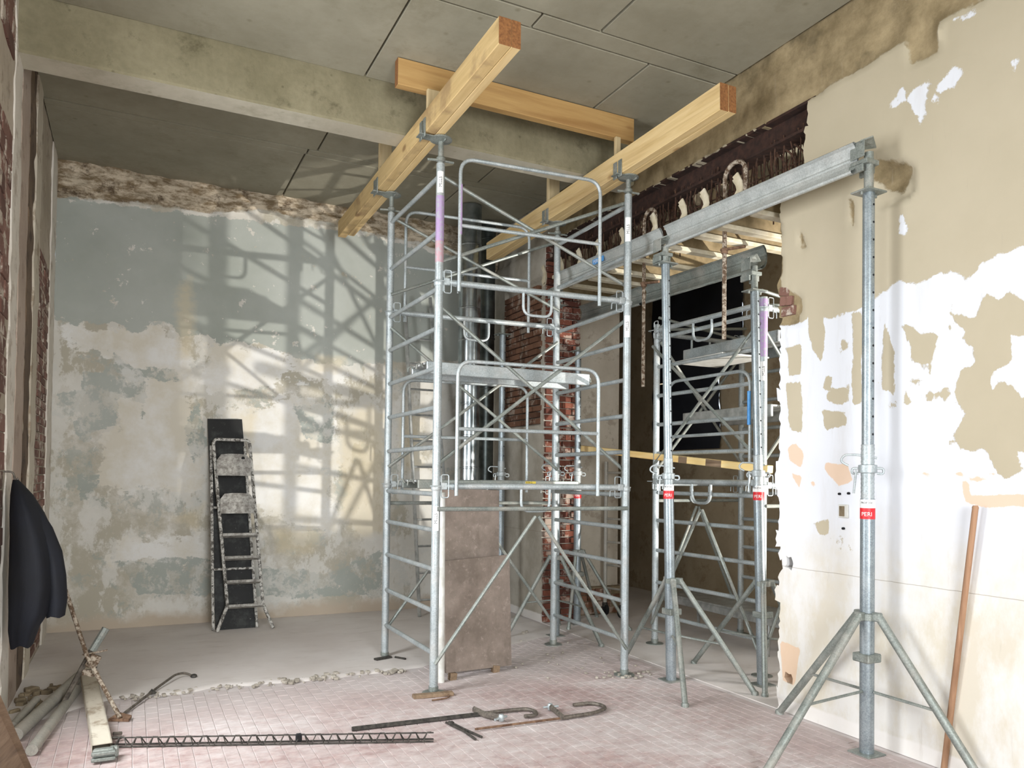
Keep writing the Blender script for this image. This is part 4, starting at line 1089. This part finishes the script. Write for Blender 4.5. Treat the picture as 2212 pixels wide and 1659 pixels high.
t = thing('rolling_scaffold', 'narrow white scaffold frame on a wheel in front of the inner pier', 'scaffold frame', (5.06, 7.46, 0))
for x, y, h in ((5.09, 7.40, 1.93), (5.02, 7.64, 1.80)):
    MB().tube((x, y, .13), (x, y, h), .022, 10).build('post', 'dusty', t)
    w = MB().lathe((x, y, 0), [(.028, .10), (.034, .104), (.034, .14), (.024, .15)], 10).build('caster_socket', 'irondark', t)
    MB().path([(x-.02, y, .065), (x+.02, y, .065)], .064, 16).build('wheel', 'black', w)
for k in range(6): MB().tube((5.09, 7.40, .32+k*.27), (5.02, 7.64, .32+k*.27), .013, 8).build('rung', 'dusty', t)

# ---------------------------------------------------------------- steel walers and needles
def waler(label, p0, p1, mat):
    """cold formed channel: upright upper web, hollowed lower web and a lip"""
    prof = [(-.028, .185), (-.036, .178), (-.018, .165), (.004, .125), (.008, .108), (.0, .095), (.004, .085), (.002, .060), (-.012, .030), (-.034, .012), (-.046, .014), (-.052, .004), (-.046, -.008), (-.030, -.010), (.000, .012), (.016, .050), (.018, .110), (.006, .160), (-.014, .185)]
    m = MB(); m.sweep(prof, p0, p1, (1, 0, 0), (0, 0, 1)); n = len(prof)
    o = m.build('steel_waler', mat, None, smooth=False)
    tag(o, label, 'steel beam'); return o
waler('bright galvanised steel beam on the tall right prop', (3.87, 3.20, 3.452), (3.86, 5.02, 3.472), 'waler')
o = waler('galvanised steel beam with a small blue label between two props', (3.86, 5.08, 3.472), (3.86, 6.78, 3.502), 'waler')
m = MB(); m.box((3.8445, 6.02, 3.625), (.002, .19, .05)); m.mat(1)
vs, fs = text_mesh('PERI'); m.add([(3.8432, 6.10-v[0]*.05, 3.61+v[1]*.045) for v in vs], fs)
m.build('label_plate', ['blue', 'sticker'], o, smooth=False, label='small blue and white label')
waler('dull steel beam inside the opening at its near end', (4.52, 4.60, 3.30), (4.52, 6.2, 3.33), 'galvdark')
waler('dull steel beam inside the opening at its far end', (4.52, 6.24, 3.33), (4.52, 7.42, 3.36), 'galvdark')
for i, y in enumerate((4.16, 4.52, 4.78, 5.16, 5.62, 6.02, 6.36, 6.72, 7.08)):
    t = thing('needle_beam', 'short formwork beam over the opening, %s from its near end' % ('first', 'second', 'third', 'fourth', 'fifth', 'sixth', 'seventh', 'eighth', 'ninth')[i], 'formwork beam', (3.95, y, 3.52), 'short formwork beams over the opening')
    z = 3.505+.005*i
    MB().bevbox((4.5, y, z+.02), (1.06, .08, .036), .004).build('bottom_flange', 'needle', t, smooth=False)
    MB().bevbox((4.5, y, z+.105), (1.02, .03, .136), .003).build('web', 'needleweb', t, smooth=False)
    MB().bevbox((4.5, y, z+.19), (1.06, .08, .036), .004).build('top_flange', 'needle', t, smooth=False)
    m = MB(); zz = z+.13
    prof = [(-.03, .0), (.02, -.02), (.035, .03), (.0, .07), (.015, .12), (.05, .17), (.0, .19), (-.04, .12), (-.05, .06)]
    m.prism([(3.88, y+.07+a, zz+b) for a, b in prof], (.012, .0, 0)); m.prism([(3.905, y+.10+a, zz+b-.01) for a, b in prof], (.012, 0, 0))
    m.build('beam_clamp', 'needle', t, smooth=False)

# hooked scaffold rods standing in the opening
def cane(label, x, y, z0, z1, r, mat, cy=-.16, tail=.10):
    pts = [(x, y, z0), (x, y, z1-.08)]+[(x, y+cy/2-cy/2*math.cos(w), z1-.08+.09*math.sin(w)) for w in (math.pi*k/8 for k in range(1, 9))]+[(x, y+cy, z1-.08-tail)]
    t = thing('hooked_rod', label, 'rod', (x, y, z0))
    MB().path(pts, r, 8).build('rod', mat, t)
    m = MB(); m.tube((x, y+.04, z1-.62), (x, y-.22, z1-.66), .012, 6); m.lathe((x, y, z1-.66), [(.02, 0), (.026, .005), (.026, .04), (.02, .045)], 10)
    m.build('coupler', 'rust', t)
cane('rusty hooked rod standing close to the near side of the opening', 4.06, 4.56, 2.68, 4.00, .017, 'mud', -.22, .2)
cane('rusty hooked rod beside the near right post of the central tower', 4.06, 5.60, 2.42, 3.97, .016, 'mud', -.17, .05)

# ================================================================ boards, flue and odds behind the tower
def board(label, pts, th, mat, edge=None, name='plywood_board'):
    P = [Vector(p) for p in pts]; n = (P[1]-P[0]).cross(P[3]-P[0]).normalized()
    m = MB(); m.prism(P, n*th); o = m.build(name, mat, None, smooth=False); tag(o, label, 'board'); return o
board('shorter brown plywood board leaning behind the near left tower post', [(2.245, 5.66, .06), (2.875, 5.775, .035), (2.875, 5.84, .95), (2.245, 5.725, .93)], -.020, 'ply')
board('taller brown plywood board behind the shorter board', [(2.27, 5.79, .04), (2.80, 5.87, .04), (2.80, 5.90, 1.49), (2.27, 5.86, 1.51)], -.020, 'ply')
for i, (x, y, nm) in enumerate(((2.31, 5.67, 'left'), (2.72, 5.745, 'right'))):
    o = MB().prism([(x-.035, y-.02, .0), (x+.025, y-.01, 0), (x+.03, y-.012, .05), (x-.03, y-.018, .06)], (0, .05, 0)).build('wood_chock', 'darkwood', None, smooth=False)
    tag(o, 'small wood chock beneath the shorter plywood board at its %s end' % nm, 'wood chock')
t = thing('white_tube', 'white tube standing upright between the near left tower post and the boards', 'tube', (2.195, 5.635, 0))
MB().tube((2.195, 5.635, 0), (2.17, 5.61, 1.47), .026, 14).build('tube_body', 'white', t)
MB().lathe((2.17, 5.61, 1.465), [(.029, 0), (.029, .012), (.022, .014)], 14).build('end_cap', 'white', t)

def flue(label, x, y, r, z0, z1, mat, step=.36):
    t = thing('flue_pipe', label, 'pipe', (x, y, z0))
    MB().tube((x, y, z0), (x, y, z1), r, 28).build('pipe_body', mat, t)
    z = z0+.25
    while z < z1-.1:
        MB().lathe((x, y, z), [(r, -.012), (r+.006, -.006), (r+.006, .006), (r, .012)], 28).build('seam_band', mat, t); z += step
    return t
flue('shiny round flue pipe rising from floor to ceiling', 3.40, 8.0, .125, 0.013, 4.67, 'flue')
flue('darker flue pipe beside the shiny one', 3.80, 8.42, .10, 0.013, 4.66, 'fluedark', .6)
flue('sooty slim pipe close to the back wall', 3.62, 8.62, .07, .013, 4.6, 'fluedark', .7)
t = thing('ladder', 'plain aluminium ladder leaning on the back wall behind the tower', 'ladder', (3.1, 8.3, 0))
for s, (xa, xb) in (('l', (2.96, 2.86)), ('r', (3.38, 3.18))):
    MB().path([(xa, 8.30, .013), (xb, 8.70, 3.75)], .022, 6).build('stile', 'alu', t)
for k in range(12):
    f_ = (k+.6)/12.3; z = .013+3.73*f_; y = 8.30+.40*f_
    MB().tube((2.96-.10*f_, y, z), (3.38-.20*f_, y, z), .013, 8).build('rung', 'alu', t)

# black film in the opening of the far wall
def film(label, y0, y1, z0, z1, x, seed):
    n, k = 18, 22; vs = []; r = random.Random(seed)
    for i in range(n+1):
        for j in range(k+1):
            u, w = i/n, j/k; y = y0+(y1-y0)*u; z = z0+(z1-z0)*w
            d = float(fbm(np.array([u*4+seed]), np.array([w*5]), seed)[0])-.5
            vs.append((x-.10*math.sin(math.pi*u)*math.sin(math.pi*w)+d*.10, y, z))
    fs = [(i*(k+1)+j, i*(k+1)+j+1, (i+1)*(k+1)+j+1, (i+1)*(k+1)+j) for i in range(n) for j in range(k)]
    o = MB().add(vs, fs).build('plastic_film', 'blackfilm', None); tag(o, label, 'plastic film')
film('upper black plastic film hung in the far window', 7.15, 8.95, 2.95, 4.15, 6.66, 2)
film('lower black plastic film hung in the far window', 7.55, 8.95, 2.0, 2.93, 6.66, 5)

# ================================================================ stepladder and black board at the back wall
o = board('tall black splattered board leaning on the back wall behind the stepladder', [(.80, 8.36, .014), (1.22, 8.36, .014), (1.07, 8.80, 2.20), (.72, 8.80, 2.19)], -.018, 'blackboard', name='black_board')
t = thing('stepladder', 'paint-splattered folded stepladder leaning against the black board', 'ladder', (1.05, 8.25, 0))
def L3(u, z, y0=8.22, y1=8.62, H=1.98):           # a point of the leaning front frame
    f_ = z/H; return Vector((u, y0+(y1-y0)*f_, z))
fl0, fr0 = .845, 1.335; ft0, fr1 = .76, 1.115
for s, x0, x1, x2 in ((-1, .80, .90, .765), (1, 1.345, 1.245, 1.13)):
    MB().path([L3(x0, .02), L3(x1, .27), L3(x2, 1.93)], .017, 8).build('front_rail', 'splat', t)
MB().path(rounded([L3(.765, 1.90), L3(.775, 1.965), L3(1.12, 1.965), L3(1.13, 1.90)], .04, 4), .016, 8).build('hand_rail', 'splat', t)
def railx(z): f_ = (z-.27)/(1.93-.27); return .90+(.765-.90)*f_, 1.245+(1.13-1.245)*f_
for z in (.26, .50, .74, .97):
    a, b = railx(max(z, .28)); m = MB(); c = L3((a+b)/2, z)
    m.bevbox(c+Vector((0, -.02, 0)), (b-a-.01, .085, .028), .004, Matrix.Rotation(-.35, 3, 'X'))
    for k in range(7): m.box(c+Vector(((k-3)*(b-a)/8, -.035, .018)), (.008, .06, .006), Matrix.Rotation(.5, 3, 'Z'))
    m.build('tread', 'tread', t, smooth=False)
for z, h in ((1.30, .21), (1.70, .23)):
    a, b = railx(z); c = L3((a+b)/2, z); w = (b-a)/2-.012
    poly = [(-w, -h/2), (w, -h/2), (w, h*.2), (w*.75, h*.46), (w*.3, h/2), (-w*.3, h/2), (-w*.75, h*.46), (-w, h*.2)]
    m = MB(); m.prism([L3(c.x+q, z+e)+Vector((0, -.03, 0)) for q, e in poly], (0, -.02, 0)); o2 = m.build('platform', 'tread', t, smooth=False)
    if z > 1.5: MB().tube(L3(c.x+.09, z+.07)+Vector((0, -.052, 0)), L3(c.x+.09, z+.07)+Vector((0, -.048, 0)), .018, 12).build('grip_hole', 'black', o2)
for x0, x1 in ((.775, .752), (1.20, 1.09)):
    MB().path([(x0, 8.33, .02), (x1, 8.70, 1.90)], .015, 8).build('rear_rail', 'splat', t)
for z in (.62, 1.25):
    MB().tube((.77, 8.33+.37*z/1.9, z), (1.20-.06*z, 8.33+.37*z/1.9, z), .012, 8).build('rear_stay', 'splat', t)

# ================================================================ left corner: jacket, tools, steel sections
t = thing('work_jacket', 'dark navy work jacket hanging on the left wall', 'jacket', (-.56, 5.65, .5))
def cloth_tube(rows, nf, seed):
    """rows: (z, cx, cy, rx, ry, fold)"""
    vs = []; r = random.Random(seed); ph = r.uniform(0, 6)
    for (z, cx, cy, a, b, fo) in rows:
        for j in range(nf):
            w = 2*math.pi*j/nf; k = 1+fo*(.55*math.sin(5*w+ph)+.3*math.sin(9*w+2*ph+z*3)+.25*math.sin(3*w-z*4))
            vs.append((cx+a*k*math.cos(w), cy+b*k*math.sin(w), z+fo*.12*math.sin(4*w+ph)))
    n = len(rows)
    fs = [(i*nf+j, i*nf+(j+1) % nf, (i+1)*nf+(j+1) % nf, (i+1)*nf+j) for i in range(n-1) for j in range(nf)]
    return vs, fs, nf, n
rows = [(.53, -.585, 5.66, .062, .14, .10), (.64, -.575, 5.66, .085, .17, .10), (.74, -.545, 5.66, .115, .20, .09), (.90, -.53, 5.66, .135, .21, .08), (1.05, -.535, 5.66, .13, .21, .07), (1.2, -.55, 5.66, .115, .20, .06),
        (1.34, -.58, 5.66, .09, .17, .05), (1.45, -.61, 5.67, .06, .12, .04), (1.52, -.635, 5.68, .03, .06, .02), (1.55, -.645, 5.68, .015, .03, 0)]
vs, fs, nf, n = cloth_tube(rows, 40, 3)
m = MB().add(vs, fs); m.f.append(tuple(range((n-1)*nf, n*nf))); m.mi.append(0)
bd = m.build('body', 'navy', t)
rows = [(.70, -.405, 5.60, .05, .06, .06), (.80, -.40, 5.60, .055, .07, .08), (.95, -.41, 5.60, .055, .075, .08), (1.1, -.435, 5.61, .055, .075, .07), (1.25, -.485, 5.62, .05, .07, .05), (1.38, -.55, 5.64, .04, .06, .03), (1.46, -.60, 5.66, .03, .05, .0)]
vs, fs, nf, n = cloth_tube(rows, 24, 9)
sl = MB().add(vs, fs).build('sleeve', 'navy', t)
m = MB(); m.add([vs[j] for j in range(24)], [tuple(range(24))]); m.build('lining', 'navyin', sl)
MB().path(rounded([(-.71, 5.68, 1.60), (-.66, 5.68, 1.60), (-.645, 5.68, 1.54), (-.63, 5.68, 1.56)], .02, 3), .006, 6).build('hook', 'iron', t)

t = thing('pry_bar', 'muddy steel bar leaning on the jacket with its foot on the floor', 'bar', (-.03, 5.58, 0))
MB().path([(-.385, 6.05, .80), (-.24, 5.93, .36), (-.03, 5.58, .02)], .014, 8).build('shaft', 'mud', t)
m = MB(); m.prism([(-.10, 5.60, .004), (.02, 5.54, .004), (.035, 5.60, .012), (-.04, 5.64, .03)], (0, 0, .016)); m.build('blade', 'rust', t, smooth=False, label='rusty orange blade')
t = thing('clamp_strut', 'short steel strut crossing the muddy bar with a clamp', 'strut', (-.38, 6.0, 0))
MB().path([(-.39, 6.02, .02), (-.22, 6.03, .38)], .017, 8).build('tube_body', 'iron', t)
MB().path([(-.235, 6.04, .34), (-.135, 6.06, .52)], .026, 8).build('sleeve', 'galvdark', t)
m = MB(); m.bevbox((-.205, 5.96, .32), (.07, .05, .09), .008, Matrix.Rotation(.5, 3, 'Y')); m.bevbox((-.24, 5.955, .25), (.06, .04, .035), .006); m.tube((-.27, 5.95, .37), (-.12, 5.95, .39), .006, 6)
m.path(rounded([(-.26, 5.95, .27), (-.22, 5.94, .22), (-.17, 5.94, .25)], .03, 4), .012, 6)
m.build('clamp', 'mud', t)
MB().path(bezier((-.03, 5.69, .012), (.15, 6.2, .012), (.28, 6.45, .02), 8)+[(.34, 6.52, .03), (.40, 6.57, .02), (.47, 6.53, .012)], .009, 6)
t = thing('hooked_bar', 'thin steel bar with a bent hook lying on the floor beside the muddy bar', 'bar', (.2, 6.1, 0))
MB().path(rounded([(-.03, 5.66, .012), (.20, 6.22, .03), (.34, 6.50, .05), (.41, 6.55, .045), (.47, 6.50, .02)], .06, 4), .009, 8).build('shaft', 'iron', t)
MB().lathe((.47, 6.50, .013), [(.018, 0), (.026, .006), (.022, .02), (.012, .026)], 10).build('ring', 'irondark', t)
m = MB(); m.prism([(.13, 6.1, .013), (.20, 6.13, .013), (.165, 6.12, .05)], (0, .02, 0)); m.build('lug', 'irondark', t, smooth=False)

def section(label, p0, p1, w, h, mat):
    p0, p1 = Vector(p0), Vector(p1); d = (p1-p0).normalized(); s = d.cross(up).normalized(); u = s.cross(d)
    t = thing('steel_section', label, 'steel section', (p0.x, p0.y, 0))
    m = MB(); m.sweep([(-w/2, 0), (w/2, 0), (w/2, h), (w/2-.006, h), (w/2-.006, .006), (-w/2+.006, .006), (-w/2+.006, h), (-w/2, h)], p0, p1, s, u); m.build('side_web', mat, t, smooth=False)
    m = MB(); m.bevbox((p0+p1)/2+u*(h-.003), (w, (p1-p0).length, .006), .002, Matrix((s, d, u)).transposed()); m.build('top_web', mat, t, smooth=False)
    return t, d, s, u
t, d, s, u = section('wide square steel section lying along the floor on the left', (-.115, 4.96, .006), (-.27, 6.72, .07), .10, .06, 'trimpaint')
m = MB(); c = Vector((-.105, 4.86, .035))
m.bevbox(c, (.11, .05, .07), .01); m.bevbox(c+Vector((0, -.04, -.012)), (.12, .03, .02), .006); m.bevbox(c+Vector((.0, -.04, .02)), (.12, .03, .02), .006); m.bevbox(c+Vector((.05, .03, .0)), (.05, .05, .06), .01)
m.build('end_clamp', 'galvdark', t, smooth=False)
m = MB(); m.bevbox((-.23, 6.74, .12), (.05, .05, .05), .008); m.build('end_stop', 'irondark', t, smooth=False)
for k, y in enumerate((5.16, 5.24)): MB().tube((-.065, y, .03), (-.02, y+.02, .02), .011, 6).build('bolt', 'iron', t)
for lab, p0, p1, r, cap in (('thicker grey tube lying beside the left wall', (-.58, 5.40, .045), (-.33, 6.72, .045), .040, True), ('thinner grey tube lying between the thicker tube and the square section', (-.47, 5.10, .034), (-.32, 6.40, .034), .032, False),
                            ('short grey tube lying in the rubble by the left wall', (-.62, 5.62, .035), (-.55, 6.15, .05), .026, False)):
    t = thing('steel_tube', lab, 'tube', (p0[0], p0[1], 0)); d = (Vector(p1)-Vector(p0)).normalized()
    MB().tube(p0, p1, r, 14).build('tube_body', 'dusty', t)
    MB().tube(Vector(p1)-d*.01, Vector(p1)+d*.004, r*.8, 12).build('tube_end', 'black', t)
board('worn brown board standing in the near left corner', [(-.66, 3.2, .10), (-.45, 3.3, .92), (-.43, 4.78, .02), (-.66, 4.72, .0)], .025, 'darkwood', name='wood_board')
m = MB(); r_ = random.Random(5)
for k in range(26):
    m.bevbox((r_.uniform(-.66, -.42), r_.uniform(6.0, 6.6), .02), (r_.uniform(.02, .07), r_.uniform(.02, .07), r_.uniform(.02, .05)), .008, Matrix.Rotation(r_.uniform(0, 3), 3, 'Z'))
tag(m.build('rubble', 'rubble', None, smooth=False, kind='stuff'), 'crumbled masonry heaped beside the left wall', 'rubble')
m = MB()
for k in range(240):
    f_ = r_.random()
    if k < 150: x = r_.uniform(-.05, 2.1); y = 6.12+(r_.random()-.5)*.16-.04*max(0, x-1)
    elif k < 190: x = r_.gauss(3.63, .13); y = r_.gauss(5.22, .08)
    else: x = r_.uniform(2.6, 4.0); y = r_.uniform(5.2, 7.2)
    s_ = r_.uniform(.006, .028)*(1.3 if k < 150 and x > 1 else 1)
    m.bevbox((x, y, s_*.3+.004), (s_, s_*r_.uniform(.6, 1.6), s_*.7), .003, Matrix.Rotation(r_.uniform(0, 3), 3, 'Z'))
tag(m.build('debris', 'mortar', None, smooth=False, kind='stuff'), 'mortar crumbs along the edge of the raised screed', 'debris')

# ================================================================ iron on the floor in front
t = thing('lattice_bar', 'long dark crimped lattice reinforcement bar lying across the tiles', 'reinforcement', (.8, 4.75, 0))
a, b = Vector((-.08, 5.09, .008)), Vector((1.67, 4.40, .008)); d = (b-a).normalized(); s = d.cross(up)
MB().path([a+up*.045+s*.0, b+up*.045], .0045, 6).build('top_wire', 'irondark', t)
for k in (-1, 1): MB().path([a+s*.022*k, b+s*.022*k], .005, 6).build('bottom_wire', 'irondark', t)
N = 20; L = (b-a).length
for k in (-1, 1):
    pts = []
    for i in range(N):
        q = a+d*(L*(i+.1)/N); st = L/N
        pts += [q+s*.022*k, q+d*st*.25+s*.028*k, q+d*st*.5+up*.048, q+d*st*.75+up*.048]
    MB().path(pts, .0042, 5).build('crimped_wire', 'irondark', t)
m = MB(); m.bevbox(a+d*L*.575+up*.03, (.035, .03, .045), .006); m.build('tie_block', 'black', t, smooth=False)

def bar_clamp(label, bar, hook, arm, screw, mat, w):
    t = thing('bar_clamp', label, 'clamp', (bar[0][0], bar[0][1], 0))
    P = [Vector((*q, .016)) for q in bar]; MB().path(P, w, 6).build('bar', mat, t)
    MB().path(rounded([Vector((*q, .018)) for q in hook], .07, 4), .013, 8).build('jaw', 'iron', t)
    A = [Vector((*q, .03)) for q in arm]
    m = MB(); m.path(rounded(A, .04, 3), .015, 6, flat=1.5); m.build('sliding_arm', 'iron', t)
    S_ = Vector((*screw, .03)); dd = (A[-1]-A[0]).normalized(); sd = dd.cross(up)
    m = MB(); m.path([S_-sd*.05, S_+sd*.06], .008, 8); m.lathe(S_+Vector((0, 0, -.022)), [(.014, 0), (.02, .01), (.02, .035), (.014, .045)], 10); m.build('screw', 'galv', t)
bar_clamp('longer bar clamp with thick dark bar lying on the tiles', [(1.27, 4.78), (2.12, 4.73)], [(2.12, 4.73), (2.33, 4.72), (2.46, 4.70), (2.49, 4.63), (2.46, 4.55), (2.37, 4.56)], [(2.11, 4.80), (2.13, 4.65), (2.20, 4.56)], (2.20, 4.56), 'irondark', .015)
bar_clamp('thinner rusty bar clamp with a long curved jaw lying on the tiles', [(1.97, 4.46), (2.58, 4.43)], [(2.58, 4.43), (2.84, 4.43), (2.97, 4.49), (2.98, 4.58), (2.93, 4.64), (2.80, 4.65)], [(2.575, 4.42), (2.60, 4.56), (2.61, 4.64)], (2.61, 4.64), 'rust', .008)
t = thing('pincers', 'slim pair of iron pincers lying between the two bar clamps', 'pincers', (1.9, 4.5, 0))
for k in (-1, 1):
    MB().path(rounded([(1.865-.012*k, 4.665, .014), (1.875+.012*k, 4.62, .014), (1.91+.012*k, 4.46, .012), (1.93+.026*k, 4.315+.012*k, .010)], .03, 3), .0085, 6).build('arm', 'irondark', t)
MB().lathe((1.876, 4.628, .004), [(.014, 0), (.02, .006), (.02, .018), (.012, .024)], 10).build('pivot', 'irondark', t)
t = thing('wood_offcut', 'wood offcut with a bent rod under the near left tower foot', 'wood offcut', (2.04, 5.30, 0))
MB().bevbox((2.0, 5.29, .014), (.30, .06, .026), .004, Matrix.Rotation(-.12, 3, 'Z')).build('batten', 'darkwood', t, smooth=False)
MB().path(rounded([(1.95, 5.18, .010), (2.05, 5.18, .010), (2.10, 5.21, .010), (2.10, 5.29, .012)], .03, 4), .006, 6).build('bent_rod', 'rust', t)
t = thing('steel_clips', 'dark steel clips lying at the far left tower foot', 'clip', (2.06, 6.5, 0))
MB().bevbox((1.99, 6.50, .022), (.16, .05, .016), .004, Matrix.Rotation(.3, 3, 'Z')).build('plate', 'irondark', t, smooth=False)
MB().path([(2.10, 6.50, .02), (2.16, 6.40, .02)], .010, 6).build('pin', 'irondark', t)
t = thing('broom_handle', 'brown wooden broom handle leaning on the right wall', 'broom handle', (4.09, 2.80, 0))
MB().path([(4.078, 2.79, .003), (4.04, 2.585, 1.47)], [.0165, .0155], 12).build('shaft', 'handle', t)
MB().lathe((4.0402, 2.5855, 1.462), [(.0158, 0), (.0165, .008), (.0115, .018)], 12).build('knob', 'handle', t)
# small fixtures of the right wall
t = thing('socket_box', 'small broken wall socket box in the right wall beside the tall prop', 'socket', (4.08, 3.47, 1.41))
MB().bevbox((4.084, 3.47, 1.41), (.012, .075, .085), .003).build('frame', 'white', t, smooth=False)
MB().bevbox((4.078, 3.478, 1.41), (.006, .04, .065), .002).build('recess', 'rubble', t, smooth=False)
for y, z in ((3.50, 1.52), (3.43, 1.525), (3.47, 1.30)):
    MB().tube((4.074, y, z), (4.09, y, z), .008, 8).build('screw_hole', 'black', t)
